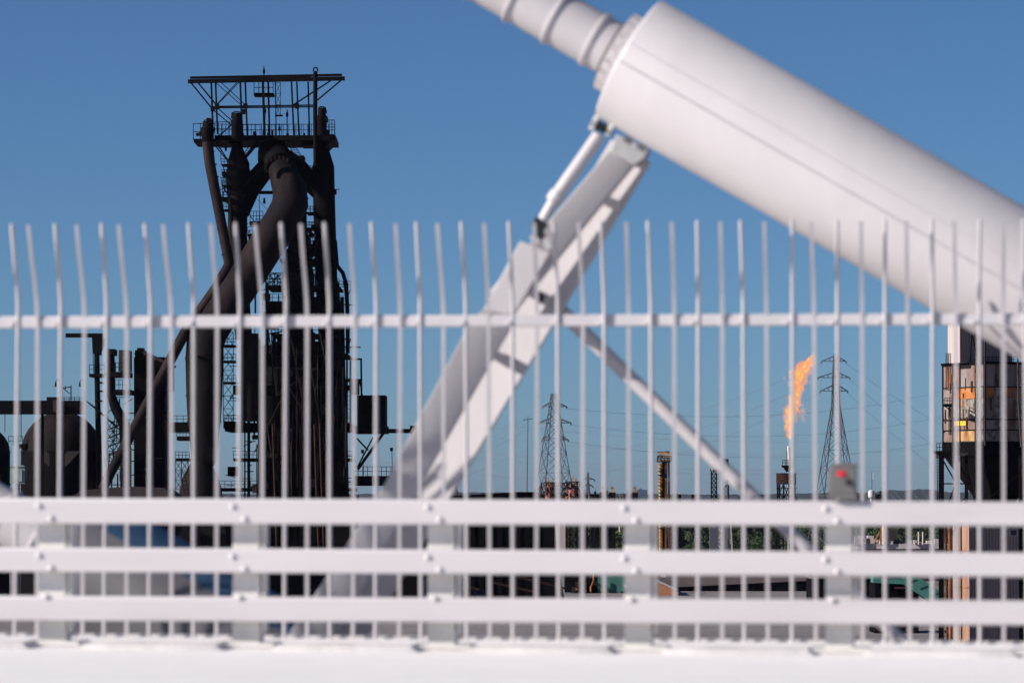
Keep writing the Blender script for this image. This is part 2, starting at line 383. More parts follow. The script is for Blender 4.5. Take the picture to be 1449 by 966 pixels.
# ------------------------------------------------------------------ stay cables
YC = 20.47
def cable(label, cend, Yc, mats, ring=True, seam=True, length_up=3.2, length_dn=3.6, upper_shell=None):
    s = mpp(Yc / math.cos(YAW)) ; s = Yc / (ray(cend[0], cend[1]).y) / FPX
    c = at(cend[0], cend[1], Yc); ax = (at(cend[0] + 400, cend[1] + 228, Yc) - c).normalized()
    th = Thing('stay_cable', label, 'stay cable', c + ax * length_dn)
    Rt, Rc = 94.2 * s, 39.2 * s
    per = V((0, 1, 0)); nrm = ax.cross(per).normalized()
    m = MB(); m.tube([c - ax * .002, c + ax * .004, c + ax * .012, c + ax * length_dn], [Rt - .014, Rt - .004, Rt, Rt], 96); th.part('guide_pipe', m, mats[0])
    m = MB(); m.tube([c - ax * length_up, c - ax * .02], Rc, 64); sh = th.part('sheath', m, mats[1])
    # bolted collar, in steps
    m = MB(); m.tube([c - ax * .092, c - ax * .034], 52.5 * s, 64); co = th.part('collar', m, mats[1], bevel=.003)
    m = MB(); m.tube([c - ax * .036, c - ax * .0], 61 * s, 64); th.part('flange', m, mats[1], bevel=.003)
    me = None
    for j in range(20):
        a = 2 * math.pi * (j + .5) / 20
        q = (nrm * math.cos(a) + per * math.sin(a))
        b = MB(); b.box(c - ax * .103 + q * (Rc + .003), .02, .052, .010, ax, q.cross(ax), q); th.part('slot_plate', b, M['box'], co)
        b = MB(); b.box(c - ax * .064 + q * 55.5 * s, .046, .044, .03, ax, q.cross(ax), q); th.part('lug', b, mats[1], co)
    if ring:
        for i in range(12):
            t = c - ax * (.135 + .2415 * i + .077)
            n_ = 56; rb = .0105; b = MB(); vs_ = []; K = 8
            for j in range(n_):
                a = 2 * math.pi * j / n_; q = nrm * math.cos(a) + per * math.sin(a)
                for k2 in range(K):
                    u = 2 * math.pi * k2 / K
                    vs_.append(t + q * (Rc + rb * .35 + rb * math.cos(u)) + ax * (rb * 1.25 * math.sin(u)))
            fs = [(j * K + k2, ((j + 1) % n_) * K + k2, ((j + 1) % n_) * K + (k2 + 1) % K, j * K + (k2 + 1) % K) for j in range(n_) for k2 in range(K)]
            b.add(vs_, fs); th.part('band', b, mats[1], sh)
    def strip(ang, w_, mat, name, t0=.01, h=.0025, n=1, a2=None):
        b = MB(); vs_ = []; K = max(2, n + 1)
        aa = [ang + (a2 - ang) * i / (K - 1) for i in range(K)] if a2 is not None else [ang - w_ / Rt / 2, ang + w_ / Rt / 2]
        for rr in (Rt - .004, Rt + h):
            for t in (t0, length_dn - .01):
                for a in aa:
                    q = nrm * math.sin(a) - per * math.cos(a); vs_.append(c + ax * t + q * rr)
        K = len(aa)
        fs = [(j, j + 1, K + j + 1, K + j) for j in range(K - 1)] + [(2 * K + j, 2 * K + j + 1, 3 * K + j + 1, 3 * K + j) for j in range(K - 1)]
        fs += [(0, K, 3 * K, 2 * K), (K - 1, 2 * K - 1, 4 * K - 1, 3 * K - 1)] + [(j, j + 1, 2 * K + j + 1, 2 * K + j) for j in range(K - 1)] + [(K + j, K + j + 1, 3 * K + j + 1, 3 * K + j) for j in range(K - 1)]
        b.add(vs_, fs); return th.part(name, b, mat)
    if seam:
        sg = 1 if nrm.z > 0 else -1
        strip(-R(8.2) * sg, .0125, M['seam'], 'seam')
        strip(R(9) * sg, .006, M['white'], 'weld_seam', h=.0018)
    if upper_shell:
        sg = 1 if nrm.z > 0 else -1
        strip(R(41) * sg, 0, upper_shell, 'upper_shell', t0=.11, h=.006, n=20, a2=R(150) * sg)  # blue strip over the upper and rear side of the pipe
    return th, c, ax, s, Rt
main, mc, max_, ms, mR = cable('white stay cable running down into a fat white guide pipe across the sky', (890, 83.5), YC, (M['white'], M['white']))
cable('stay cable low behind the guardrail with blue-topped grey guide pipe', (103, 786), YC + .8, (M['dgrey'], M['white']), upper_shell=M['blue'], length_dn=2.2, length_up=2.0, seam=False)

# ------------------------------------------------------------------ damper frame under the guide pipe
df = Thing('damper_frame', 'white steel leg frame propping the fat guide pipe behind the fence', 'strut', at(520, 1000, 20.9))
def quad_plate(mb, pts, Y, dep, tilt=0):
    # tilt turns the plate about the leg's own length, its right edge away from the camera
    base = [at(x, y, Y) for x, y in pts]; ld = (at(470, 815, Y) - at(861, 213, Y)).normalized()
    wx = V((0, 1, 0)).cross(ld).normalized()
    if wx.x < 0: wx = -wx
    w0 = min(p.dot(wx) for p in base); tt = math.tan(tilt)
    base = [at(x, y, Y + (p.dot(wx) - w0) * tt) for (x, y), p in zip(pts, base)]
    mb.prism(base, (0, dep, 0))
# upper box member
m = MB(); quad_plate(m, [(861, 213), (897, 231), (730, 436), (692, 413)], 20.66, .13, R(9)); df.part('upper_arm', m, M['white'], bevel=.008)
# splice plate in front of the arm
m = MB(); quad_plate(m, [(736, 341), (779, 357), (729, 443), (716, 445), (684, 437)], 20.60, .055); df.part('splice_plate', m, M['white'], bevel=.006)
# lower front leg: a wide flange plate with a web behind
m = MB(); quad_plate(m, [(684, 437), (735, 446), (716, 476), (636, 615), (557, 752), (508, 840), (438, 962), (366, 962), (462, 815), (540, 692), (596, 586), (662, 462)], 20.68, .03, R(11)); df.part('front_leg', m, M['white'], bevel=.004)
# rear leg: box whose broad face turns to the left
def rot_leg(mb, p0, p1, wd, dp, ang):
    t = (V(p1) - V(p0)).normalized(); y = V((0, 1, 0)); y = (y - t * y.dot(t)).normalized(); x = y.cross(t)
    q = Matrix.Rotation(ang, 3, t); x = q @ x; y = q @ y
    mb.box((V(p0) + V(p1)) / 2, wd, dp, (V(p1) - V(p0)).length, x, y, t); return x, y
REAR_ANG = R(12)
m = MB(); rot_leg(m, at(893, 214, 20.92), at(599, 706, 20.92), .26, .03, REAR_ANG); df.part('rear_leg', m, M['white'], bevel=.004)
m = MB(); rot_leg(m, at(599, 708, 20.90), at(447, 962, 20.90), .25, .03, R(-26)); df.part('rear_leg_dimmed', m, M['white'], bevel=.004)  # lower rear leg, twisted away from the sun to imitate cast shade
m = MB(); rot_leg(m, at(912, 215, 21.03), at(618, 706, 21.03), .03, .12, REAR_ANG); df.part('rear_flange', m, M['white'], bevel=.004)
for (x, y) in ((858, 282), (756, 414), (704, 502)):
    m = MB(); m.bar(at(x - 22, y - 12, 20.78), at(x + 12, y + 10, 20.9), .05, .12); df.part('spacer', m, M['white'], bevel=.004)
# bracket at the pipe
m = MB(); quad_plate(m, [(872, 190), (918, 210), (912, 224), (897, 234), (864, 214)], 20.70, .16); br = df.part('pipe_bracket', m, M['galv'], bevel=.006)
for x, y in ((889, 199), (908, 209)):
    m = MB(); m.bar(at(x - 5, y - 4, 20.61), at(x + 5, y + 3, 20.61), .036, .03); df.part('clamp_bolt', m, M['galv'], br)
# brace running down to the right
m = MB(); m.tube([at(772, 418, 20.95), at(1190, 823, 20.95), at(1330, 960, 20.95)], .0385, 24); df.part('brace', m, M['white'])
m = MB(); m.tube([at(762, 420, 20.95), at(785, 431, 20.95)], .058, 16); df.part('brace_joint', m, M['white'])
m = MB(); m.tube([at(764, 421, 20.8), at(764, 421, 20.99)], .028, 12); df.part('pin', m, M['black'])
# hydraulic damper
hd = Thing('hydraulic_damper', 'slim white hydraulic damper hanging from the guide pipe beside its frame', 'damper', at(773, 335, 20.52))
Yd = 20.50
pA, pB = at(849, 190, Yd), at(786, 280, Yd); pC = at(770, 328, Yd); u = (pB - pA).normalized()
m = MB(); m.tube([pA, pA + u * .015, pB], [.03, .037, .037], 28); cy = hd.part('cylinder', m, M['white'])
m = MB(); m.tube([pB - u * .035, pB - u * .03, pB + u * .025, pB + u * .03], [.037, .0445, .0445, .03], 28); hd.part('collar', m, M['white'], cy)
pD = at(768, 312, Yd)
m = MB(); m.tube([pB, pD], .0305, 24); hd.part('rod', m, M['white'])
m = MB(); m.bar(pD, pD + u * .06, .075, .06); m.tube([at(764, 334, Yd - .05), at(764, 334, Yd + .12)], .03, 14); hd.part('lower_joint', m, M['black'])
m = MB(); m.bar(at(753, 334, Yd - .01), at(762, 345, Yd - .01), .03, .10); m.bar(at(772, 338, Yd - .01), at(776, 354, Yd - .01), .035, .10); hd.part('lower_lug', m, M['white'])
m = MB(); m.tube([at(842, 176, Yd - .06), at(866, 187, Yd - .02)], .025, 14); hd.part('upper_pin', m, M['black'])
for (x0_, y0_, x1_, y1_) in ((836, 184, 845, 165), (859, 193, 868, 173)):
    m = MB(); m.bar(at(x0_, y0_, Yd - .03), at(x1_, y1_, Yd - .03), .028, .11); hd.part('upper_lug', m, M['post'], bevel=.004)
m = MB(); m.tube([at(838.5, 175, Yd - .13), at(838.5, 175, Yd - .085)], .015, 12); hd.part('pin_cap', m, M['galv'])

# ================================================================== FAR PLANT
class Plant(Thing):              # a thing laid out around depth D; dd moves a point nearer (-) or farther (+)
    def __init__(s, name, label, cat, px, D, group=None):
        b = far(px, 700, D); b.z = GZ; super().__init__(name, label, cat, b, group); s.D = D; s.s = mpp(D)
    def p(s, px, py, dd=0): return far(px, py, s.D + dd)
    def beam(s, name, x0, y0, x1, y1, w=3, dd=0, dp=None, mat='steel', parent=None, dd1=None):
        m = MB(); m.bar(s.p(x0, y0, dd), s.p(x1, y1, dd if dd1 is None else dd1), w * s.s, (dp or w) * s.s); return s.part(name, m, M[mat], parent)
    def pipe(s, name, pts, r, mat='pipe', n=20, parent=None, dd=0):
        m = MB(); m.tube([s.p(q[0], q[1], q[2] if len(q) > 2 else dd) for q in pts], [a * s.s for a in r] if isinstance(r, (list, tuple)) else r * s.s, n)
        return s.part(name, m, M[mat], parent)
    def block(s, name, x0, y0, x1, y1, dd=0, dep=6, mat='steel', parent=None, rz=0):
        m = MB(); a, b = s.p(x0, y1, dd), s.p(x1, y1, dd); c, e = s.p(x1, y0, dd), s.p(x0, y0, dd)
        m.prism([a, b, c, e], FWD * dep); return s.part(name, m, M[mat], parent)
    def poly(s, name, pts, dd=0, dep=6, mat='steel', parent=None):
        m = MB(); m.prism([s.p(x, y, dd) for x, y in pts], FWD * dep); return s.part(name, m, M[mat], parent)
    def railing(s, x0, x1, ytop, ybot, dd=0, n=6, dep=0, w=.75, parent=None, y1top=None, y1bot=None):
        m = MB(); y1top = ytop if y1top is None else y1top; y1bot = ybot if y1bot is None else y1bot
        for D_ in ([dd] if not dep else [dd, dd + dep]):
            for f in (0, .5):
                m.bar(s.p(x0, ytop + (ybot - ytop) * f, D_), s.p(x1, y1top + (y1bot - y1top) * f, D_), w * s.s)
            for i in range(n + 1):
                x = x0 + (x1 - x0) * i / n; a = ytop + (y1top - ytop) * i / n; b = ybot + (y1bot - ybot) * i / n
                m.bar(s.p(x, a, D_), s.p(x, b, D_), w * s.s)
        if dep:
            for x, a, b in ((x0, ytop, ybot), (x1, y1top, y1bot)):
                for f in (0, .5): m.bar(s.p(x, a + (b - a) * f, dd), s.p(x, a + (b - a) * f, dd + dep), w * s.s, side=UP)
        return s.part('railing', m, M['steel'], parent)
    def ladder(s, x0, y0, x1, y1, w=6, n=12, dd=0, cage=False, mat='steel'):
        m = MB()
        for o in (-w / 2, w / 2): m.bar(s.p(x0 + o, y0, dd), s.p(x1 + o, y1, dd), .9 * s.s)
        for i in range(n):
            f = (i + .5) / n; m.bar(s.p(x0 + (x1 - x0) * f - w / 2, y0 + (y1 - y0) * f, dd), s.p(x0 + (x1 - x0) * f + w / 2, y0 + (y1 - y0) * f, dd), .7 * s.s)
        return s.part('ladder', m, M[mat])
    def lattice(s, name, x0, y0, x1, y1, nx, ny, dd=0, w=.8, mat='steel', parent=None):
        m = MB()
        for i in range(nx):
            for j in range(ny):
                a = x0 + (x1 - x0) * i / nx; b = x0 + (x1 - x0) * (i + 1) / nx; c = y0 + (y1 - y0) * j / ny; e = y0 + (y1 - y0) * (j + 1) / ny
                m.bar(s.p(a, c, dd), s.p(b, e, dd), w * s.s); m.bar(s.p(b, c, dd), s.p(a, e, dd), w * s.s)
                m.bar(s.p(a, c, dd), s.p(b, c, dd), w * s.s); m.bar(s.p(a, c, dd), s.p(a, e, dd), w * 1.2 * s.s)
        m.bar(s.p(x0, y1, dd), s.p(x1, y1, dd), w * s.s); m.bar(s.p(x1, y0, dd), s.p(x1, y1, dd), w * 1.2 * s.s)
        return s.part(name, m, M[mat], parent)

F = Plant('blast_furnace', 'tall black blast furnace with crane frame and bent downcomer pipe', 'blast furnace', 410, 550)
# --- crane frame on top
for nm, a in (('crane_beam', (266, 115.5, 488, 111.3, 5.5, -4, 5)), ('crane_beam', (269, 110.2, 484, 106.2, 3.2, 4, 5))):
    F.beam(nm, *a[:4], w=a[4], dd=a[5], dp=a[6])
m = MB(); m.prism([F.p(276, 112, -3.6), F.p(440, 109.5, -3.6), F.p(440, 109.5, 3.6), F.p(276, 112, 3.6)], UP * .25); F.part('crane_deck', m, M['steel'])
for xt, xb, y1, dd, w in ((299, 301.5, 190, -4, 2.6), (305, 308, 190, 4, 2.4), (340, 343, 192, -4, 2.6), (347, 350, 192, 4, 2.4), (372, 374.5, 192, -4, 3.4), (379.5, 381.5, 192, 4, 2.6),
                          (389.5, 391, 192, 2, 1.5), (412.5, 416, 194, -4, 2.4), (420, 423, 194, 4, 2.2), (436, 438, 194, 3, 2.2)):
    F.beam('column', xt, 116, xb, y1, w, dd)
F.beam('tie_beam', 304, 151, 444, 149, 1.9, -4); F.beam('tie_beam', 310, 152.8, 444, 151.4, 1.7, 4)
for x0, y0, x1, y1, w, dd in ((270, 117, 301, 155, 2.2, -4), (280, 117, 309, 152, 2.2, 4), (486, 111, 449, 142, 2.0, -4), (470, 113, 413, 150, 2.0, 4),
                              (305, 117, 345, 152, 1.1, -4), (313, 117, 349, 150, 1.1, 4), (338, 117, 307, 149, 1.1, 4), (335, 117, 305, 150, 1.1, -4),
                              (301, 155, 326, 176, 1.5, -4), (308, 153, 329, 172, 1.5, 4), (327, 178, 309, 192, 1.3, -4), (330, 173, 312, 192, 1.2, 4)):
    F.beam('brace', x0, y0, x1, y1, w, dd)
for x, y in ((301, 154), (307, 151), (347, 150), (344, 158), (420, 150)):
    F.block('gusset', x - 3, y - 3.6, x + 3, y + 3.6, -4.4, .5)
# hoist cage under the crane
c = F.block('hoist_platform', 359, 131.5, 387, 135, -2, 3); F.railing(359.5, 386.5, 116, 132, -2, 4, 3, .9, c)
F.lattice('hoist_frame', 390, 117, 397, 164, 1, 3, -2, .6)
F.block('hoist_foot', 389, 162.5, 400, 164.5, -2.3, .6)
F.pipe('boom_post', [(446.5, 235, -6), (446, 160, -6), (446.3, 101, -6)], 3.1, 'steel', 12)
F.pipe('boom_hook', [(443.6, 101, -6), (443.6, 98, -6), (445, 96, -6), (448, 96, -6), (449.4, 98, -6), (449.4, 101, -6)], 1, 'steel', 8)
for x, y0, y1 in ((373.5, 94, 111), (406.3, 155, 192), (395.5, 175, 192), (375, 150, 168)):
    F.pipe('lamp_mast', [(x, y1, -1), (x, y0, -1)], .8, 'steel', 6)
    m = MB(); m.tube([F.p(x, y0 + 11, -1), F.p(x, y0 + 9, -1), F.p(x, y0 + 5, -1), F.p(x, y0 + 3, -1)], [.8 * F.s, 1.9 * F.s, 1.7 * F.s, .7 * F.s], 8); F.part('lamp_head', m, M['steel'])
# --- top platform
F.block('platform', 304, 191.5, 474, 198.5, -6, 12); F.block('platform', 274, 196.5, 306, 201, -6, 8)
F.railing(344, 368, 176.5, 192, -6, 4); F.railing(374, 406, 176.5, 192, -6, 6); F.railing(419, 446, 176, 192, -6, 5); F.railing(304, 330, 172.5, 192, -6, 5); F.railing(304, 474, 176, 192, 6, 18)
F.railing(273.5, 304, 175, 198, -6, 3, 6, .9); F.railing(462, 473.5, 170, 190, -6, 3, 8, .9)
F.poly('console', [(474, 190), (474, 195), (463, 207), (460, 207), (466, 196), (466, 190)], -5, 8)
F.poly('console', [(322, 199), (330, 199), (337, 214), (334, 216)], -5, 4)
F.beam('brace', 368, 198, 346, 224, 4.5, -5); F.beam('brace', 301, 202, 323, 229, 1.7, -5); F.beam('brace', 306, 202, 326, 232, 1.7, -5)
F.ladder(358, 199, 347, 220, 5, 8, -5); F.ladder(407, 197, 423, 222, 9, 11, -6.5); F.block('landing', 418, 220, 430, 224, -6, 4)
F.beam('column', 429, 222, 430, 236, 1.6, -5); F.railing(430, 442, 235, 240, -5, 2)
F.block('walk_bracket', 427, 198, 443, 206, -4, 5)
F.pipe('lamp_arm', [(312.5, 227, -5), (312.5, 206, -5), (314, 203.5, -5), (317, 203.5, -5), (319, 206, -5), (319.5, 209, -5)], .45, 'steel', 5)
F.pipe('lamp_head', [(319.5, 208.5, -5), (319.5, 214, -5)], [2, 1.2], 'steel', 8)
# --- bleeder valves and vertical uptakes
def valve(x, y0, y1, r, dd):
    m = MB(); P = lambda a, y: F.p(x + a, y, dd)
    c = P(0, y0); k_ = F.s
    m.lathe(c, [(r * .8 * k_, P(0, y1).z), (r * k_, P(0, y1 - 3).z), (r * k_, P(0, y0 + (y1 - y0) * .5).z), (r * 1.12 * k_, P(0, y0 + (y1 - y0) * .45).z), (r * 1.12 * k_, P(0, y0 + (y1 - y0) * .3).z), (r * .86 * k_, P(0, y0 + (y1 - y0) * .25).z), (r * .86 * k_, P(0, y0 + 3).z), (r * .6 * k_, P(0, y0).z)], 16)
    o = F.part('bleeder_valve', m, M['steel'])
    m = MB()
    for i in range(5): a = rng.uniform(-r, r); m.bar(P(a, y0 - 1), P(a + rng.uniform(-2, 2), y0 + 8), 1.4 * k_)
    m.tube([P(-r * .8, y0 + 2), P(-r * .4, y0 - 2), P(r * .5, y0 - 1.5), P(r * .9, y0 + 4)], .9 * k_, 6)
    F.part('valve_gear', m, M['steel'], o)
valve(294, 172, 202, 8.8, -6.5); valve(335, 160, 196, 7.6, -7); valve(455.5, 153, 192, 6.6, -7)
F.block('valve_motor', 459, 165, 463.5, 172, -8, 2); F.block('valve_motor', 292, 167, 298, 175, -8, 2)
F.pipe('pressure_pipe', [(293.5, 201), (297, 232), (312, 310), (324.5, 374), (306, 408), (262, 470), (157, 668), (145, 692)], [7.6, 7.4, 7.2, 7.4, 7.8, 7.6, 6.8, 6.6], 'pipe', 22, dd=-10)
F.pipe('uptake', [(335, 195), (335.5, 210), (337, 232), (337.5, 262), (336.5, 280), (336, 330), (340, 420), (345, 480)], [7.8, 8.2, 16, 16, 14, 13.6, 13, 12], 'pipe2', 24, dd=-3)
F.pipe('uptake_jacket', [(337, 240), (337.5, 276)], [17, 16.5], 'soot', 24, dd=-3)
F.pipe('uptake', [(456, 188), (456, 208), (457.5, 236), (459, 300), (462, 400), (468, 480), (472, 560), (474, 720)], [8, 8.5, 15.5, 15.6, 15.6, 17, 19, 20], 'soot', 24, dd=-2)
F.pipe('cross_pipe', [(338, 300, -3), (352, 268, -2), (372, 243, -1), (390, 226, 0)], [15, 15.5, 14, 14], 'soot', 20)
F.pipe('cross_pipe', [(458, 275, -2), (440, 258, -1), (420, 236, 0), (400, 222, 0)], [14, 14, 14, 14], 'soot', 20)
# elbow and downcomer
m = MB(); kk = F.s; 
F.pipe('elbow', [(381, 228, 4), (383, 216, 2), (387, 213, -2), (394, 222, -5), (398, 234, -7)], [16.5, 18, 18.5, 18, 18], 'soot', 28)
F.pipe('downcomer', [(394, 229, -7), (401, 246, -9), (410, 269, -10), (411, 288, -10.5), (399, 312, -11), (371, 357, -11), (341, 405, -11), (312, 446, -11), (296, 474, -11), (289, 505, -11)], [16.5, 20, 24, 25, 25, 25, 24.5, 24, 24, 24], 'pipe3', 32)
cg = F.pipe('clamp_ring', [(391, 225, -7.2), (396, 234, -8.6)], [17.6, 20], 'steel', 28)
for j in range(9):
    f = j / 8; a = R(200 - 150 * f); x = 394 + 19 * math.cos(a); y = 236 - 13 * math.sin(a)
    F.block('clamp_bolt', x - 1.3, y - 3, x + 1.3, y + 3, -12.2, .6, 'pipe', cg)
for q0, q1, rr in (((410.8, 281, -10.4), (410.9, 283, -10.4), 25.35), ((385, 335, -11), (384, 336.6, -11), 25.35), ((355, 383, -11), (353.9, 384.5, -11), 25.1), ((325, 429, -11), (323.6, 431, -11), 24.8)):
    F.pipe('plate_seam', [q0, q1], rr, 'pipe3', 32)
for i in range(9): y = 215 + i * 18; xx = 293.5 + (y - 201) * .172; F.pipe('plate_seam', [(xx, y, -10), (xx + .2, y + 1.2, -10)], 7.75, 'pipe', 18)
for y in (292, 316, 340, 372, 400): F.pipe('plate_seam', [(336.6, y, -3), (336.6, y + 1.3, -3)], 14.6 if y < 320 else 14.1, 'pipe', 20)
# --- furnace shell and its decks
P0 = F.p(424, 600, 2)
zz = lambda y: F.p(424, y, 2).z
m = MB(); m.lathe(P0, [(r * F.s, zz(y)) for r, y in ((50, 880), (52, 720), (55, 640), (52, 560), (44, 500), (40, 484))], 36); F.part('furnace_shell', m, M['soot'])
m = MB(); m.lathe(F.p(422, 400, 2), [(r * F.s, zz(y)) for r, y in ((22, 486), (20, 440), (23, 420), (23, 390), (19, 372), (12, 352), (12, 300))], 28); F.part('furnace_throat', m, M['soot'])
for y, x0, x1, h in ((331, 350, 372, 3), (352, 426, 446, 3), (366, 396, 448, 4), (404, 376, 480, 2.5), (426, 376, 480, 14), (441, 372, 442, 3), (472, 384, 482, 3), (500, 352, 492, 3), (545, 350, 494, 4), (598, 318, 496, 12), (648, 330, 498, 4), (690, 300, 500, 5)):
    d_ = F.block('deck', x0, y, x1, y + h, -7, 14, 'soot'); F.railing(x0, x1, y - 10, y, -7.2, max(3, int((x1 - x0) / 9)), 14, .7, d_)
F.lattice('roof_truss', 376, 386, 440, 404, 5, 2, -4, 1.0); F.lattice('roof_truss', 382, 388, 446, 410, 6, 1, 5, 1.2)
F.lattice('side_truss', 430, 352, 448, 386, 1, 2, -5, .9); F.lattice('side_truss', 384, 440, 440, 484, 3, 2, 4, 1.1); F.lattice('side_truss', 352, 326, 366, 352, 2, 2, -4, .9)
for x in (378, 408, 412, 440): F.beam('column', x, 400, x, 500, 5 if x in (378, 440) else 3, -6, mat='soot')
for x0, x1, y0, y1, w in ((352, 352, 470, 880, 4), (388, 384, 470, 880, 5), (442, 452, 470, 880, 7), (484, 494, 420, 880, 5), (478, 490, 400, 700, 4), (368, 366, 480, 880, 5)):
    F.beam('column', x0, y0, x1, y1, w, -8, mat='steel')
F.block('hopper', 404, 352, 436, 380, -3, 8, 'soot'); F.poly('skip_house', [(420, 326), (428, 318), (437, 334), (440, 372), (404, 376), (408, 346)], -2, 6, 'soot')
F.pipe('hot_blast_stack', [(353.5, 472), (353.5, 596)], 12.5, 'pipe2', 22, dd=-8.5)
F.pipe('tuyere_drum', [(383, 560, -8), (383, 600, -8)], [15, 17], 'soot', 20)
F.pipe('service_pipe', [(474, 340), (477, 376), (485, 386), (490, 402), (492, 450), (492, 500)], 2.9, 'steel', 10, dd=-7)
F.ladder(482, 396, 487, 448, 8, 13, -8); F.railing(480, 496, 398, 407, -8, 3); F.beam('brace', 497, 408, 490, 424, 1.2, -8); F.beam('brace', 484, 480, 497, 480, 1.8, -8); F.beam('brace', 497, 480, 489, 494, 1.3, -8)
F.railing(472, 480, 268, 268.5, -4, 1); F.block('junction_box', 472, 268, 476, 275, -4, 1)
F.ladder(321, 238, 318, 268, 8, 7, -4); F.beam('brace', 315, 244, 324, 250, 5, -4); F.ladder(316, 250, 320, 285, 7, 9, -3.5); F.beam('brace', 313, 282, 327, 288, 4, -4); F.beam('brace', 316, 266, 324, 277, 2, -4)
F.railing(354, 372, 299, 312, -4, 4, 3); F.block('deck', 353, 313, 372, 318, -4, 5, 'soot'); F.beam('column', 367, 276, 367, 313, .8, -3); F.beam('brace', 364, 282, 380, 298, .6, -3); F.beam('beam', 356, 272.5, 388, 272.5, 4.5, -1)
F.pipe('lamp_head', [(374, 280, -3), (374, 288, -3)], [1.2, 2], 'steel', 8)
F.pipe('vent_pipe', [(326, 280), (328, 330), (333, 372)], 3, 'steel', 10, dd=-5)
for x, y in ((440, 318), (437, 330), (442, 340), (441, 349)): F.block('valve_box', x, y, x + 6, y + 5, -5, 2, 'soot')
F.beam('brace', 427, 318, 444, 334, 5, -4, mat='soot'); F.railing(436, 446, 315, 330, -4.5, 2)
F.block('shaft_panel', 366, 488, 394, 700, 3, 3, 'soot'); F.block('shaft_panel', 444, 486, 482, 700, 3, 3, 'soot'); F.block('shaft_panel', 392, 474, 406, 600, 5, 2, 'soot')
# clutter of thin pipes, stays and streaked steel on the shaft
cl_m = ['steel', 'rustp', 'pipe', 'steel', 'soot']
for i in range(70):
    x = rng.uniform(346, 490); y0 = rng.uniform(480, 640); L = rng.uniform(40, 170); dx = rng.choice([0, 0, 0, rng.uniform(-14, 14)])
    F.pipe('thin_pipe', [(x, y0), (x + dx, min(y0 + L, 868))], rng.uniform(.5, 1.4), rng.choice(cl_m), 6, dd=-9.2 + rng.uniform(-1, 1))
for i in range(26):
    x = rng.uniform(350, 480); y = rng.uniform(488, 700); F.block('equipment_box', x, y, x + rng.uniform(4, 12), y + rng.uniform(4, 14), -9, 1.5, rng.choice(['soot', 'steel', 'shed']))
for x0, y0, x1, y1 in ((380, 470, 392, 560), (412, 478, 428, 565), (452, 470, 470, 560), (388, 520, 450, 522), (390, 560, 448, 520), (404, 540, 440, 600), (436, 500, 460, 640), (360, 640, 400, 560)):
    F.beam('brace', x0, y0, x1, y1, 1.6, -10.5, mat='pipe')
for x in (448, 455.5, 389, 402): F.pipe('rust_pipe', [(x - 3, 600, -11), (x, 700, -11), (x + 3, 780, -11)], 1.5, 'rustp', 8)
F.block('cast_house', 372, 700, 500, 885, -9, 20, 'dark')
F.block('cast_house', 318, 706, 372, 885, -2, 14, 'dark')
for i in range(8):
    x = rng.uniform(470, 500); F.railing(x - 6, x + 3, 655 + i * 6, 660 + i * 6, -9.5, 1, 0, .8)

for i in range(40):
    x = rng.uniform(352, 488); y = rng.uniform(395, 500)
    if rng.random() < .5: F.beam('beam', x, y, x + rng.uniform(8, 34), y + rng.choice([0, 0, rng.uniform(-10, 10)]), rng.uniform(.8, 1.8), rng.uniform(-8, 6))
    else: F.pipe('thin_pipe', [(x, y), (x + rng.choice([0, 0, rng.uniform(-6, 6)]), y + rng.uniform(14, 50))], rng.uniform(.6, 1.5), 'steel', 6, dd=rng.uniform(-8, 6))
for i in range(26):
    x = rng.uniform(316, 352); y = rng.uniform(470, 690); F.beam('beam', x, y, x + rng.uniform(6, 22), y + rng.choice([0, 0, rng.uniform(-12, 12)]), rng.uniform(.7, 1.6), rng.uniform(-4, 5))
for x0, y0 in ((372, 415), (398, 428), (440, 420), (378, 452), (424, 462), (330, 545), (322, 660)): F.block('equipment_box', x0, y0, x0 + rng.uniform(8, 16), y0 + rng.uniform(8, 14), -6, 3, 'soot')
for y, x0, x1 in ((232, 313, 326), (247, 314, 325), (262, 315, 326), (279, 312, 326), (296, 316, 328)):
    o = F.block('landing', x0, y, x1, y + 2, -5, 3, 'soot'); F.railing(x0, x1, y - 7, y, -5.2, 3, 3, .7, o)
for y in (300, 322, 345): o = F.block('landing', 434, y, 447, y + 2.5, -5, 4, 'soot'); F.railing(434, 447, y - 8, y, -5.2, 3, 4, .7, o)
for x0, y0, x1, y1 in ((346, 262, 366, 240), (350, 300, 372, 330), (430, 262, 446, 276), (428, 340, 448, 356), (352, 352, 378, 400), (446, 380, 426, 404), (314, 232, 326, 262), (326, 247, 314, 279)): F.beam('brace', x0, y0, x1, y1, 1.2, -5.5)
for x0, x1, y in ((362, 374, 318), (366, 384, 344), (396, 420, 352), (420, 446, 300)): F.railing(x0, x1, y - 8, y, -3, 4, 3, .8)
for i in range(14): x = rng.uniform(276, 470); F.block('equipment_box', x, 186 + rng.uniform(-3, 3), x + rng.uniform(2, 5), 192, rng.uniform(-5, 4), 1, 'steel')
for i in range(10): x = rng.uniform(310, 468); F.beam('hanger', x, 198, x + rng.uniform(-3, 3), 204 + rng.uniform(0, 7), .9, rng.uniform(-5, 4))
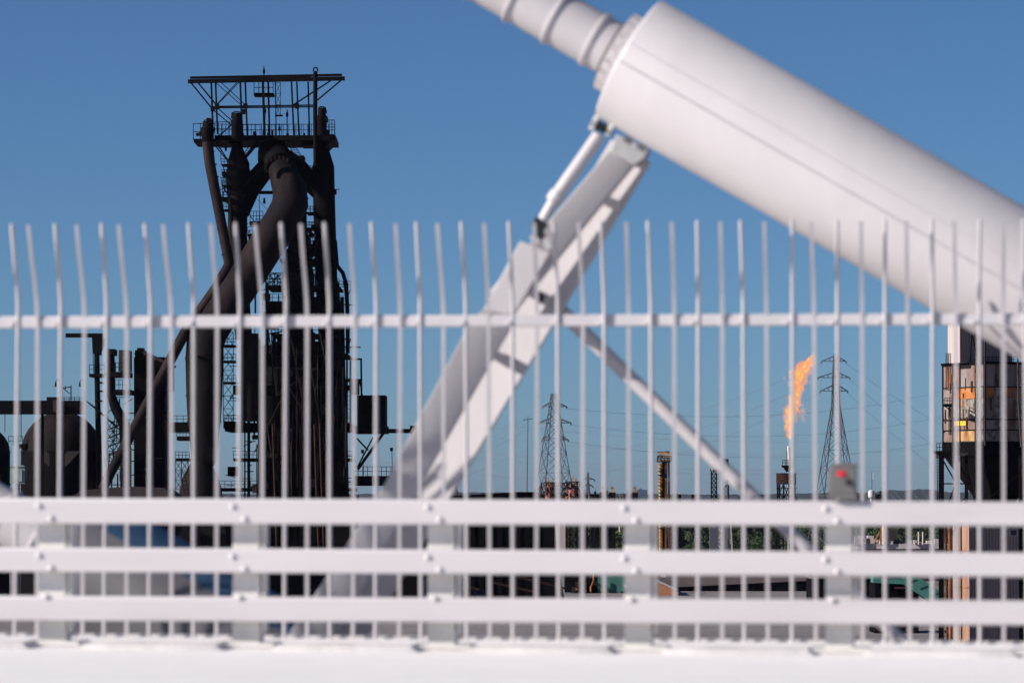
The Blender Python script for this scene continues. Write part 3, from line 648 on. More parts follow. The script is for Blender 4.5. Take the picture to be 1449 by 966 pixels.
# --- dust catcher below the downcomer
DC = Plant('dust_catcher', 'brown dust catcher vessel with conical hood under the bent pipe', 'vessel', 289, 541)
cz = lambda y: DC.p(289, y).z
m = MB(); m.lathe(DC.p(289, 600), [(r * DC.s, cz(y)) for r, y in ((8, 668), (18, 652), (21, 612), (23.5, 596), (25.5, 560), (26.8, 506), (25, 478), (22, 462))], 36); DC.part('vessel', m, M['pipe2'])
for y, r in ((507, 27.6), (560, 26.4), (596, 24.4)): m = MB(); m.lathe(DC.p(289, y), [(r * DC.s, cz(y + 1)), (r * DC.s, cz(y - 1))], 36); DC.part('stiffener_ring', m, M['pipe2'])
m = MB(); m.lathe(DC.p(289, 640), [(11 * DC.s, cz(660)), (11 * DC.s, cz(612))], 20); DC.part('outlet_pipe', m, M['pipe2'])
DC.block('control_hut', 291, 633, 300, 652, -4, 3, 'soot')
m = MB(); m.lathe(DC.p(284, 680), [(r * DC.s, cz(y)) for r, y in ((33, 716), (30, 690), (25, 673), (13, 652))], 12); DC.part('hood', m, M['pipe2'])
DC.ladder(259, 672, 266, 706, 6, 6, -5); DC.railing(256, 268, 668, 674, -5, 2)
DC.poly('skirt', [(248, 764), (264, 742), (300, 738), (318, 745), (326, 800), (256, 800)], -5, 8, 'pipe2'); DC.beam('chute', 281, 738, 283, 800, 4, -6, mat='soot'); DC.beam('chute', 262, 742, 250, 766, 4, -6, mat='pipe2')
for x in (268, 310): DC.beam('column', x, 690, x, 880, 7, -1)
for x0, x1, y0, y1, dd in ((233, 268, 597, 611, 2), (250, 268, 617, 623, -2), (316, 345, 596, 606, 2), (248, 268, 648, 652, 0)):
    o = DC.block('walkway', x0, y0, x1, y1, dd, 5); DC.railing(x0, x1, y0 - 9, y0, dd, 4, 5, .7, o)
DC.lattice('stair_tower', 248, 652, 266, 692, 2, 3, -1, .8); DC.lattice('stair_tower', 316, 470, 330, 596, 1, 7, 0, .8)
for y in (488, 510, 540): o = DC.block('landing', 316, y, 334, y + 3, -1, 3); DC.railing(316, 334, y - 9, y, -1, 3, 3, .7, o)

# --- right-hand cabin and skip bridge
SK = Plant('skip_gantry', 'black cladded cabin on a gantry at the right flank of the furnace', 'gantry', 525, 548)
SK.block('cabin', 505, 559, 545.5, 604, -4, 8, 'steel'); SK.block('floor_beam', 500, 602, 547, 612.5, -5, 10, 'soot')
for i in range(9): SK.beam('cladding_rib', 508 + i * 4.4, 560, 508 + i * 4.4, 602, 1, -4.3, mat='steel')
for x in (491, 496, 511): SK.beam('column', x, 507, x + (1 if x > 500 else 0), 602, 2.6, -2)
SK.beam('beam', 488, 508, 512, 508, 2.6, -2); SK.beam('beam', 489, 538, 511, 538, 4, -2); SK.block('panel', 497, 538, 508, 558, -2, 2, 'steel'); SK.beam('brace', 509, 540, 513, 560, 1.6, -2); SK.ladder(494, 545, 494, 600, 5, 9, -2)
SK.beam('beam', 545, 609.5, 590, 609.5, 6, -3); SK.block('end_stop', 580, 602, 591, 613, -4, 3); SK.beam('hanger', 583, 613, 583, 626, 2, -3)
SK.beam('brace', 543, 612, 506, 664, 4, -3); SK.beam('brace', 505, 620, 521, 637, 2.4, -3); SK.beam('brace', 528, 618, 506, 660, 2, 1)
SK.block('walkway', 500, 673, 556, 687, -5, 8, 'soot'); SK.railing(500, 560, 660, 673, -5.2, 9, 8, .8)
for x, y in ((513, 637), (554, 634)):
    SK.beam('lamp_mast', x + .5, y + 3, x + 1.5, 672, .9, -4); SK.pipe('lamp_head', [(x, y - 1, -4), (x, y + 1, -4), (x, y + 4, -4)], [2.6, 2, 2.2], 'steel', 8)
for y in (645, 652, 676, 682): SK.beam('rung', 486, y, 500, y, 1.4, -6)
SK.beam('column', 489, 640, 484, 668, 2, -6); SK.beam('column', 500, 690, 497, 880, 5, 0); SK.beam('column', 486, 690, 489, 880, 4, -4); SK.pipe('rust_pipe', [(492, 688, -5), (489, 720, -5)], 1.6, 'rustp', 8)

# --- left group: stoves, tower, gantry
def stove(label, xc, r, ytop, yb, D):
    T = Plant('hot_stove', label, 'stove', xc, D, 'domed stoves left of the furnace')
    z_ = lambda y: T.p(xc, y).z
    prof = [(r * T.s, GZ)] + [(r * T.s, z_(yb))] + [(r * T.s * math.cos(a * math.pi / 2 / 8), z_(yb + (ytop - yb) * math.sin(a * math.pi / 2 / 8))) for a in range(1, 8)] + [(.04 * r * T.s, z_(ytop))]
    m = MB(); m.lathe(T.p(xc, yb), prof[:2], 40); T.part('shell', m, M['soot'])  # near black: shade falling on the shell is put into its colour
    m = MB(); m.lathe(T.p(xc, yb), prof[1:], 40); T.part('dome', m, M['pipe2'])  # browner than the shell, so sunlight on the dome is in the colour
    for y in (yb - .5, yb + 22, yb + 45): m = MB(); m.lathe(T.p(xc, y), [((r + .8) * T.s, z_(y + 1)), ((r + .8) * T.s, z_(y - 1))], 40); T.part('hoop', m, M['steel'])
    T.poly('sunlit_patch', [(xc - 33, yb - 2), (xc + 26, yb - 2), (xc + 10, yb + 16), (xc - 6, yb + 30), (xc - 24, yb + 14)], -r * T.s * .98, 1.2, 'shed')  # patch of sunlight on the shell, imitated by a browner plate
    T.ladder(xc + r * .55, ytop + 16, xc + r * .72, yb + 60, 4, 16, -r * T.s * .8)
    m = MB(); m.tube([T.p(xc - 3, ytop + 2, -r * T.s * .2), T.p(xc - 3, ytop - 8, -r * T.s * .2)], 6 * T.s, 12); T.part('manhole', m, M['steel'])
    return T
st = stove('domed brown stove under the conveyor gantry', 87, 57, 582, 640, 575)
st.block('valve_deck', 27, 628, 36, 634, -4, 3); st.railing(12, 32, 617, 630, -4, 3)
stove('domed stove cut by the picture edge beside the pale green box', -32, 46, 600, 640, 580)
cv = Plant('conveyor_gantry', 'black conveyor gantry passing over the domed stove', 'gantry', 40, 560)
cv.block('gallery', -60, 566.5, 113, 585, -3, 6, 'dark'); cv.railing(76, 120, 562, 567, -3, 6)
for x, y0, y1 in ((7, 585, 612), (30, 585, 622)): cv.beam('hanger', x, y0, x, y1, .8, 0)
cv.block('drive_box', 66, 561.5, 80, 566.5, -3, 3); cv.block('chute', 75, 566, 82, 582, -4, 1, 'shed')
cv.beam('bracket', 100.5, 545, 100.5, 567, 1.4, -2); cv.beam('bracket', 89, 549, 101, 547, 1.4, -2); cv.beam('bracket', 90, 550, 99, 557, 1, -2); cv.beam('bracket', 93, 546, 92, 552, 1, -2)
for x in (79, 113): cv.pipe('lamp_arm', [(x + 6, 566, -2), (x + 6, 540, -2), (x + 4.5, 537, -2), (x + 2, 537, -2), (x, 540, -2)], .5, 'steel', 5); cv.pipe('lamp_head', [(x, 540, -2), (x, 547, -2)], [1, 1.8], 'steel', 8)
for i in range(5): cv.beam('stair_stringer', 122 + i * 3.5, 567 + i * 2.5, 160 + i * 3, 600 + i * 2.5, 1.6, -3 + i)
for x in (60, -40): cv.beam('column', x, 585, x, 885, 4, 2)
gp = Plant('gas_pipe_tower', 'slender black pipe mast with a horizontal arm above the stoves', 'pipe mast', 138, 565)
gp.beam('arm', 93, 474.5, 146, 474.5, 6, 0); gp.poly('hopper', [(130, 477), (145, 477), (146, 484), (141, 497), (141, 502), (131, 500)], -1, 3)
gp.pipe('mast', [(137, 495), (137.5, 540), (139, 605), (142, 720), (142, 884)], [3.8, 3.8, 4, 5, 5], 'steel', 14)
gp.block('platform', 126, 528.5, 148, 533, -2, 5); gp.railing(126.5, 148, 516, 529, -2, 3, 5)
for y in (540, 552, 566): gp.block('clamp', 134, y, 144, y + 2, -1.4, 3)
gp.ladder(133, 500, 134, 528, 3, 8, -1)
bt = Plant('bleeder_tower', 'black bleeder stack with platforms between pipe mast and dark tower', 'stack', 158, 562)
bt.pipe('stack', [(156.5, 498), (157, 520), (157, 558), (164, 578), (176, 600), (178, 640), (178, 884)], [5.4, 6, 6, 7.4, 7.8, 8, 8], 'steel', 18)
bt.block('valve_head', 151, 493.5, 162, 500, -2, 4); bt.block('valve_head', 160, 498, 164, 503, -2, 2)
bt.block('platform', 147, 526, 182, 533, -3, 6); bt.railing(147, 182, 513, 526, -3, 5, 6); bt.block('filter_box', 168, 495, 182, 525, -2, 5, 'shed'); bt.beam('post', 163, 513, 163, 527, 2, -2)
bt.block('platform', 160, 551, 184, 558, -3, 6); bt.railing(163, 184, 537, 551, -3, 4, 6)
bt.lattice('stair_tower', 150, 596, 180, 652, 3, 4, -5, 1.0)
for y in (598, 610, 622, 634): bt.beam('stair_flight', 152, y + 10, 178, y, 1.8, -6)
for x in (155, 161): bt.beam('post', x, 640, x - 4, 700, 1.8, -4)
for i in range(30):
    x = rng.uniform(148, 186); y = rng.uniform(560, 690)
    if rng.random() < .55: bt.beam('beam', x, y, x + rng.uniform(8, 26), y + rng.choice([0, 0, rng.uniform(-9, 9)]), rng.uniform(.8, 1.7), rng.uniform(-6, 4))
    else: bt.pipe('thin_pipe', [(x, y), (x, y + rng.uniform(12, 60))], rng.uniform(.6, 1.4), 'steel', 6, dd=rng.uniform(-6, 4))
dt = Plant('dark_tower', 'windowless black tower building with sloping roof left of the furnace', 'building', 212, 568)
dt.block('lower_block', 189.5, 505, 233, 884, 0, 8, 'dark'); dt.poly('upper_block', [(203, 500), (232, 515.5), (240, 517), (240, 552), (203, 552)], -1.5, 8, 'steel')
dt.poly('roof', [(203, 497.5), (206, 497.5), (242, 515), (241, 518), (203, 501)], -2, 9, 'shed')
dt.block('roof_machine', 191, 495, 203, 508, -1, 5); dt.block('roof_machine', 194, 492, 202, 496, 0, 3); dt.block('vent', 190, 499, 193, 502, -1.5, 2)
dt.beam('brace', 241, 553, 232, 562, 1.8, -1); dt.railing(240, 246, 531, 545, 0, 2, 3); dt.block('lamp_box', 232, 583, 241, 586, 0, 1); dt.block('lamp_box', 233, 589, 236, 594, 0, 1)
for i in range(8): x = rng.uniform(192, 222); y = rng.uniform(640, 690); dt.block('pipe_rack', x, y, x + rng.uniform(6, 14), y + 2, -1, .6, rng.choice(['shed', 'steel']))
sr = Plant('low_shed', 'low brown shed roof in front of the dark tower foot', 'shed', 145, 540)
sr.poly('roof', [(98, 706), (114, 693.5), (178, 688), (232, 690), (250, 706)], -4, 14, 'shed'); sr.block('wall', 100, 706, 248, 884, -3, 12, 'dark')
gb = Plant('green_box', 'pale green electrical box on a stand between the two stoves', 'box', 25, 556)
gb.block('housing', 14.5, 660, 35, 684, 0, 2, 'ltgreen'); gb.poly('cap', [(14, 660), (17, 658), (33, 658), (35.5, 660)], -.2, 2.4, 'ltgreen'); gb.block('door', 18, 664, 31, 681, -.15, .2, 'ltgreen'); gb.beam('stand', 25, 684, 25, 884, 6, 1)

# --- right-hand silo building
SB = Plant('silo_building', 'rusty white silo tower on trestle legs over a brown clad base', 'silo', 1400, 450)
TH = R(25)
nL = (-RGT * math.cos(TH) - FWD * math.sin(TH)); nR = (RGT * math.sin(TH) - FWD * math.cos(TH))     # outward normals: lit left face, shaded right face
def rot_box(name, T, xc, ya, yb, wl, wr, mat, out=0.0, dd=0, parent=None):
    """box whose near corner stands at picture x = xc; wl, wr are the visible widths in pixels of its left and right face"""
    s_ = T.s; L = wl * s_ / math.sin(TH); W = wr * s_ / math.cos(TH)
    c0 = T.p(xc, yb, dd); zt = T.p(xc, ya, dd).z - c0.z
    c0 = c0 + (nL + nR) * out
    a = -nR; b = -nL            # left face recedes along a; right face recedes along b
    L += out; W += out
    m = MB(); m.box8([c0, c0 + b * W, c0 + b * W + a * L, c0 + a * L, *(q + UP * zt for q in (c0, c0 + b * W, c0 + b * W + a * L, c0 + a * L))])
    return T.part(name, m, M[mat], parent)
def on_left(name, T, f0, f1, ya, yb, mat, xc=1392, wl=46, out=.06, dd=0, parent=None):     # plate on the left face between fractions of its width (0 = far end)
    s_ = T.s; L = wl * s_ / math.sin(TH); c0 = T.p(xc, yb, dd); zt = T.p(xc, ya, dd).z - c0.z
    p0 = c0 - nR * L * (1 - f0); p1 = c0 - nR * L * (1 - f1); m = MB()
    m.box8([p0, p1, p1 + nL * out, p0 + nL * out, *(q + UP * zt for q in (p0, p1, p1 + nL * out, p0 + nL * out))]); return T.part(name, m, M[mat], parent)
def on_right(name, T, f0, f1, ya, yb, mat, xc=1392, wr=99, out=.06, dd=0, parent=None):
    s_ = T.s; W = wr * s_ / math.cos(TH); c0 = T.p(xc, yb, dd); zt = T.p(xc, ya, dd).z - c0.z
    p0 = c0 - nL * W * f0; p1 = c0 - nL * W * f1; m = MB()
    m.box8([p0, p1, p1 + nR * out, p0 + nR * out, *(q + UP * zt for q in (p0, p1, p1 + nR * out, p0 + nR * out))]); return T.part(name, m, M[mat], parent)
rot_box('upper_tower', SB, 1358, 436, 513, 13.5, 80, 'pale', 0, 2)
for i in range(16): on_right('cladding_rib', SB, i / 16, i / 16 + .03, 437, 512, 'corr', 1358, 80, .08, 2)
on_right('cladding', SB, 0.005, .995, 436.5, 512.5, 'corr', 1358, 80, .03, 2)
rot_box('silo_shell', SB, 1392, 513, 624, 46, 99, 'silog')
rot_box('ledge', SB, 1392, 511, 514.5, 46, 99, 'dark', .35); rot_box('ledge', SB, 1392, 592, 594, 46, 99, 'steel', .12); rot_box('ledge', SB, 1392, 546, 547.5, 46, 99, 'steel', .1); rot_box('ledge', SB, 1392, 607, 608.5, 46, 99, 'steel', .1)
rot_box('base_ring', SB, 1392, 624, 645, 46, 99, 'dark', .15)
for f0, f1 in ((.0, .22), (.24, .41), (.445, .80), (.83, 1)): on_left('panel', SB, f0, f1, 515, 546, 'silo')
for f0, f1, ma in ((.0, .26, 'silo'), (.27, .55, 'rust'), (.56, .82, 'rust'), (.83, 1, 'silog')): on_left('panel', SB, f0, f1, 548, 563, ma, out=.09)
for f0, f1, ma in ((.0, .24, 'silo'), (.25, .8, 'silog'), (.81, 1, 'silog')): on_left('panel', SB, f0, f1, 564, 591, ma)
on_left('painted_patch', SB, .30, .58, 594.5, 601, 'signal', out=.14)
for f0, f1, ma in ((.0, .28, 'silo'), (.29, .6, 'silo'), (.64, .8, 'silo'), (.83, 1, 'silo')): on_left('panel', SB, f0, f1, 594, 607, ma, out=.07)
for f0, f1, ma in ((.0, .28, 'silo'), (.29, .78, 'ochre'), (.8, 1, 'silog')): on_left('panel', SB, f0, f1, 609, 623, ma)
for j, (ya, yb) in enumerate(((515, 546), (548, 563), (564, 591), (594, 607), (609, 623))):
    for i in range(6): on_right('panel', SB, i / 6 + .01, i / 6 + .15, ya, yb, rng.choice(['silo', 'silog', 'silo', 'corr'] if j != 1 else ['rust', 'silog', 'ochre']), out=.07)
SB.pipe('downpipe', [(1394, 455, -1), (1394, 630, -1)], 1.6, 'shed', 10); SB.pipe('downpipe', [(1440, 500, -2), (1441, 570, -2), (1445, 632, -2)], 1.3, 'shed', 8); SB.pipe('downpipe', [(1384, 462, -1.5), (1383.5, 512, -1.5), (1384, 620, -1.5)], 1.3, 'steel', 8)
SB.beam('brace', 1375, 474, 1373, 512, 1.4, -1); SB.beam('brace', 1376, 474, 1384, 512, 1.4, -1); SB.railing(1392, 1440, 505, 512, -3, 8)
for f in (.0, .245, .425, .815): on_left('rib', SB, f, f + .02, 514, 624, 'steel', out=.16)
for i in range(30):
    f = rng.uniform(.02, .95); y = rng.uniform(515, 604); on_left('rust_streak', SB, f, f + rng.uniform(.01, .045), y, min(622, y + rng.uniform(5, 22)), rng.choice(['rust', 'rustp', 'rustp']), out=.10 + .002 * i)
for i in range(10):
    f = rng.uniform(.02, .9); y = rng.uniform(516, 596); on_right('rust_streak', SB, f, f + rng.uniform(.008, .02), y, y + rng.uniform(10, 26), rng.choice(['rustp', 'corr']), out=.10 + .002 * i)
# hopper under the silo
hp = MB()
def ring(y, k_):   # a square ring of the silo footprint shrunk by k_ about its centre
    s_ = SB.s; L = 46 * s_ / math.sin(TH); W = 99 * s_ / math.cos(TH); c0 = SB.p(1392, 645); c0.z = SB.p(1392, y).z
    q = [c0, c0 - nL * W, c0 - nL * W - nR * L, c0 - nR * L]; ce = sum(q, V()) / 4
    return [ce + (a - ce) * k_ for a in q]
hp.box8(ring(712, .34) + ring(645, .99)); SB.part('hopper', hp, M['dark'])
SB.block('trestle_head', 1328, 640, 1372, 648, -3, 3, 'shed')
for x, w_, ma in ((1332, 7, 'steel'), (1354, 8, 'pale'), (1367.5, 4.5, 'steel'), (1445, 6, 'steel')): SB.beam('leg', x, 644, x, 905, w_, -3, mat=ma)
for a in ((1334, 650, 1352, 682), (1352, 684, 1342, 712), (1330, 684, 1372, 684), (1366, 655, 1380, 712), (1370, 702, 1356, 712), (1352, 650, 1366, 672), (1449, 665, 1396, 708)): SB.beam('brace', *a, 1.8, -3)
SB.block('platform', 1325, 637.5, 1349, 641, -4, 4); SB.railing(1325.5, 1349, 627, 638, -4, 6, 4, .8); SB.ladder(1328, 641, 1329, 740, 4, 24, -4)
SB.pipe('lamp_mast', [(1335, 638, -4), (1335, 611, -4)], .5, 'steel', 6); SB.pipe('lamp_head', [(1335, 612, -4), (1337, 610, -4)], 1, 'steel', 6)
SB.lattice('ladder_cage', 1338.5, 500, 1345.5, 552, 2, 12, 0, .5); SB.lattice('ladder_cage', 1342.5, 575, 1348, 615, 2, 10, 0, .5)
SB.block('side_platform', 1337, 571, 1347, 575, 0, 2); SB.railing(1337, 1347, 562.5, 571, 0, 3, 2, .8); SB.beam('brace', 1338, 575, 1346, 581, 1.4, 0)
bb = rot_box('base_building', SB, 1371, 726, 912, 20, 160, 'beige', 0, -6)
on_right('cladding', SB, .002, .998, 726, 911, 'corr', 1371, 160, .04, -6)
for i in range(36): on_right('cladding_rib', SB, i / 36, i / 36 + .012, 726.5, 910, 'corr', 1371, 160, .13, -6)
wd = on_right('window', SB, .37, .445, 749, 758.5, 'pale', 1371, 160, .16, -6); on_right('pane', SB, .38, .435, 750, 757.5, 'black', 1371, 160, .2, -6, wd)
for y in (778, 830): on_left('flashing', SB, 0, 1, y, y + 1.2, 'rust', 1371, 20, .12, -6)
SB.pipe('rust_pipe', [(1344, 720, -5), (1345, 905, -5)], 2.6, 'rustm', 10); SB.pipe('rust_pipe', [(1338, 720, -4), (1341, 905, -4)], 1.8, 'rustp', 8)
SB.lattice('pipe_rack', 1336, 720, 1348, 900, 1, 12, -4.5, .7, 'rustm')
on_left('small_window', SB, .0, .16, 750, 758, 'black', 1371, 20, .1, -6)

# ================================================================== FAR FIELD
def pylon(label, xc, ytop, ybase, D, wb, wt, waist, arms, group='lattice power pylons beyond the plant', hw=1.5):
    T = Plant('power_pylon', label, 'pylon', xc, D, group); s_ = T.s
    zb = GZ; zt = T.p(xc, ytop).z; zw = T.p(xc, waist).z
    c = T.p(xc, 700); ctr = V((c.x, c.y, 0))
    def cor(z, i):
        f = (z - zb) / (zw - zb) if z < zw else 1
        h = (wb + (wt - wb) * min(f, 1)) / 2 * s_
        if z > zw: h = wt / 2 * s_ * (1 - .5 * (z - zw) / (zt - zw))
        sx, sy = ((-1, -1), (1, -1), (1, 1), (-1, 1))[i]
        return ctr + RGT * h * (sx * .94 + sy * .34) + FWD * h * (sy * .94 - sx * .34) + UP * z
    for i in range(4):
        m = MB(); m.bar(cor(zb, i), cor(zw, i), hw * s_); m.bar(cor(zw, i), cor(zt, i), hw * .8 * s_); T.part('leg', m, M['tower'])
    m = MB(); z = zb; lv = [zb]
    while z < zt - 1:
        z += max(1.9, (wb + (wt - wb) * min(1, (z - zb) / (zw - zb))) * s_ * .78); lv.append(min(z, zt))
    for a, b in zip(lv, lv[1:]):
        for i in range(4):
            j = (i + 1) % 4
            m.bar(cor(a, i), cor(b, j), .78 * s_); m.bar(cor(a, j), cor(b, i), .78 * s_); m.bar(cor(b, i), cor(b, j), .75 * s_)
    T.part('bracing', m, M['tower'])
    tips = []
    for y, L, R_, up in arms:
        zz_ = T.p(xc, y).z; za = T.p(xc, y - up).z
        for sgn, ln in ((-1, L), (1, R_)):
            if not ln: continue
            tip = ctr + RGT * sgn * ln * s_ + UP * zz_; m = MB()
            q = [(0, 3), (1, 2)][sgn > 0]
            for i in q:
                b0 = cor(zz_, i); b1 = cor(za, i)
                m.bar(b0, tip, 1.0 * s_); m.bar(b1, tip, .9 * s_)
                for f in (.35, .68): m.bar(b0.lerp(tip, f), b1.lerp(tip, f), .5 * s_)
            ao = T.part('crossarm', m, M['tower'])
            low = tip - UP * 3.0 * s_
            m = MB(); m.tube([tip, low], 1.0 * s_, 6); T.part('insulator', m, M['tower'], ao)
            tips.append(low)
    return T, tips
p1, tips1 = pylon('tall pylon standing behind the red tanks', 784, 556, 700, 1000, 68, 13, 585, [(575, 16, 18, 6), (598, 22, 24, 6), (622, 17, 20, 6)], hw=1.1)
p2, tips2 = pylon('tall pylon with triangular arms right of the gas flare', 1183, 501, 700, 900, 78, 10, 575, [(511, 20, 15, 7), (534, 25, 20, 7), (553, 22, 17, 8)], hw=1.25)
p3, tips3 = pylon('tiny distant pylon right of the red tanks', 832, 668, 700, 2100, 16, 3, 690, [(678, 8, 9, 3), (687, 6, 7, 2)], hw=1.0)
p4, tips4 = pylon('small pylon just right of the damper frame foot', 641, 655, 700, 1500, 32, 4, 676, [(664, 6, 6, 3), (672, 9, 9, 3)], hw=.9)
# guy-like mast left of the tall pylon
pm = Plant('wooden_pole', 'thin distribution pole just left of the tall pylon', 'pole', 745, 950)
pm.pipe('pole', [(743, 884), (747, 590)], [1.0, .7], 'tower', 8); pm.beam('crossarm', 740, 594, 754, 592, 1.2, 0, mat='tower')
# conductors
def wire(a, b, sag, label, r=.032):
    m = MB(); pts = [a.lerp(b, i / 14) - UP * sag * 4 * (i / 14) * (1 - i / 14) for i in range(15)]
    m.tube(pts, r, 4, False); o = link('power_line', m.mesh('power_line', pts[0]), M['wire']); o.location = pts[0]
    tag(o, label, 'cable', 'thin conductors strung across the sky')
right_t = [t for t in tips1 if (t - p1.base).dot(RGT) > 0]; left_t = [t for t in tips1 if (t - p1.base).dot(RGT) < 0]
lev = ['uppermost', 'middle', 'lowest']
for i, t in enumerate(right_t): wire(t, far(1560, 470 + 40 * i, 1500), 13, 'power line running right from the %s arm of the pylon behind the red tanks' % lev[i])
for i, t in enumerate(left_t): wire(t, far(380, 640 + 22 * i, 1350), 9, 'power line sloping left from the %s arm of the pylon behind the red tanks' % lev[i])
for i, t in enumerate(tips2): wire(t, far(1620, [690, 640, 720][i % 3] + 12 * i, 1200) if i % 2 else far(640, 590 + 18 * i, 1300), 10, 'power line hung %s from the %s arm of the pylon beside the flare' % (('leftward', 'rightward')[i % 2], lev[i // 2]))
for i, y in enumerate((578, 598, 622, 630)): wire(far(560, y, 1700), far(1560, y + 16 - 4 * i, 1650), 12, '%s of four long thin power lines crossing the whole sky behind the pickets' % ('highest', 'second highest', 'third', 'lowest')[i])
for i, y in enumerate((612, 628, 652)): wire(far(560, y + 44, 1250), pm.p(747, 592 + 6 * i), 2.5, '%s of three thin lines rising right to the distribution pole' % lev[i])

# flare stack, its tank stand and the flame
fs_ = Plant('flare_stack', 'slim grey flare stack with small platform burning gas', 'flare stack', 1115.5, 900)
fs_.pipe('stack', [(1118, 880), (1116.5, 640)], [2.9, 2.1], 'galv', 14); fs_.pipe('burner', [(1116.3, 640), (1116, 634), (1116, 631)], [2.5, 2.8, 2.2], 'galv', 14); fs_.pipe('pilot_pipe', [(1113, 668), (1113, 632)], .7, 'tower', 6)
o = fs_.block('platform', 1107.5, 658, 1123, 661, -2, 4, 'steel'); fs_.railing(1107.5, 1123, 650.5, 658, -2, 4, 4, .7, o); fs_.poly('bracket', [(1109, 661), (1121, 661), (1117, 667), (1113, 667)], -1, 2)
tk = Plant('tank_stand', 'rusty open tank on a black trestle around the flare stack', 'tank', 1112, 880)
m = MB(); cN = tk.p(1112.5, 680, 4); zq = lambda y: tk.p(1112.5, y, 4).z
m.lathe(cN, [(14.2 * tk.s, zq(685)), (14.2 * tk.s, zq(670)), (14.6 * tk.s, zq(669)), (12.5 * tk.s, zq(669))], 20); tk.part('tank', m, M['rustp'])
for x0, x1, dd in ((1100.5, 1097, -1), (1109, 1107.5, -3), (1116, 1117.5, -3), (1124.5, 1129, -1), (1103, 1101, 9), (1121, 1124, 9)): tk.beam('leg', x0, 684, x1, 880, 2.2, dd)
for a in ((1099, 686, 1108, 706), (1108, 686, 1099, 706), (1109, 686, 1117, 706), (1117, 686, 1109, 706), (1117, 686, 1127, 706), (1125, 688, 1117, 706), (1098, 690, 1128, 690), (1097, 706, 1129, 706)): tk.beam('brace', *a, 1.2, -2)
fl = Thing('gas_flame', 'tall ragged orange flame blowing right above the flare stack', 'flame', fs_.p(1116, 628))
path = [(1116, 616, 2.5), (1117, 604, 5), (1118.5, 590, 8), (1121, 578, 9.5), (1124, 566, 7.5), (1127, 556, 6), (1129, 546, 8), (1130, 534, 11.5), (1133, 524, 13), (1139, 516, 10), (1147, 511, 5), (1152, 508, 2)]
def flame_pt(u):
    f = u * (len(path) - 1); i = min(int(f), len(path) - 2); f -= i; a, b = path[i], path[i + 1]
    return [a[k_] + (b[k_] - a[k_]) * f for k_ in range(3)]
ico = bmesh.new(); bmesh.ops.create_icosphere(ico, subdivisions=1, radius=1)
ico_v = [v.co.copy() for v in ico.verts]; ico_f = [tuple(v.index for v in f.verts) for f in ico.faces]; ico.free()
def flames(n, spread, r0, r1, seed):
    q = random.Random(seed); mb = MB(); sF = fs_.s
    for i in range(n):
        x, y, r = flame_pt(q.random() ** .95)
        a = q.uniform(0, 2 * math.pi); rr = r * spread * math.sqrt(q.random()); 
        x += rr * math.cos(a) + q.gauss(0, .7) + 1.5 * math.sin(y * .33 + 1) + .8 * math.sin(y * .9); y += q.gauss(0, 2.4); dd = rr * math.sin(a) * sF
        c = far(x, y, 900 + dd); sz = q.uniform(r0, r1) * sF
        e = Matrix.Rotation(q.uniform(0, 6.28), 3, 'Z') @ Matrix.Rotation(q.gauss(.3, .4), 3, 'Y')
        mb.add([c + e @ V((v.x * sz * q.uniform(.6, 1.1), v.y * sz * q.uniform(.6, 1.1), v.z * sz * q.uniform(.8, 2.0))) for v in ico_v], ico_f)
    return mb
fl.part('flame_core', flames(420, .55, 1.2, 3.0, 3), M['fl_core'], kind='stuff')
fl.part('flame_body', flames(620, 1.05, 1.2, 2.8, 5), M['fl_mid'], kind='stuff')
wi = flames(520, 1.45, .9, 2.4, 9)
for cx_, cy_, rr_, n_ in ((1132, 584, 5, 40), (1137, 581, 4, 30), (1113, 580, 4.5, 60), (1112, 592, 3.5, 50), (1136, 592, 3, 25), (1110, 535, 1.5, 8), (1146, 524, 4, 30), (1113, 606, 3, 25)):
    for i in range(n_):
        c = far(cx_ + rng.gauss(0, rr_ * .5), cy_ + rng.gauss(0, rr_ * .7), 900 + rng.gauss(0, rr_ * .1)); sz = rng.uniform(.5, 1.5) * fs_.s
        wi.add([c + V((v.x * sz * rng.uniform(.6, 1.1), v.y * sz, v.z * sz * rng.uniform(.8, 1.6))) for v in ico_v], ico_f)
fl.part('flame_wisp', wi, M['fl_edge'], kind='stuff')

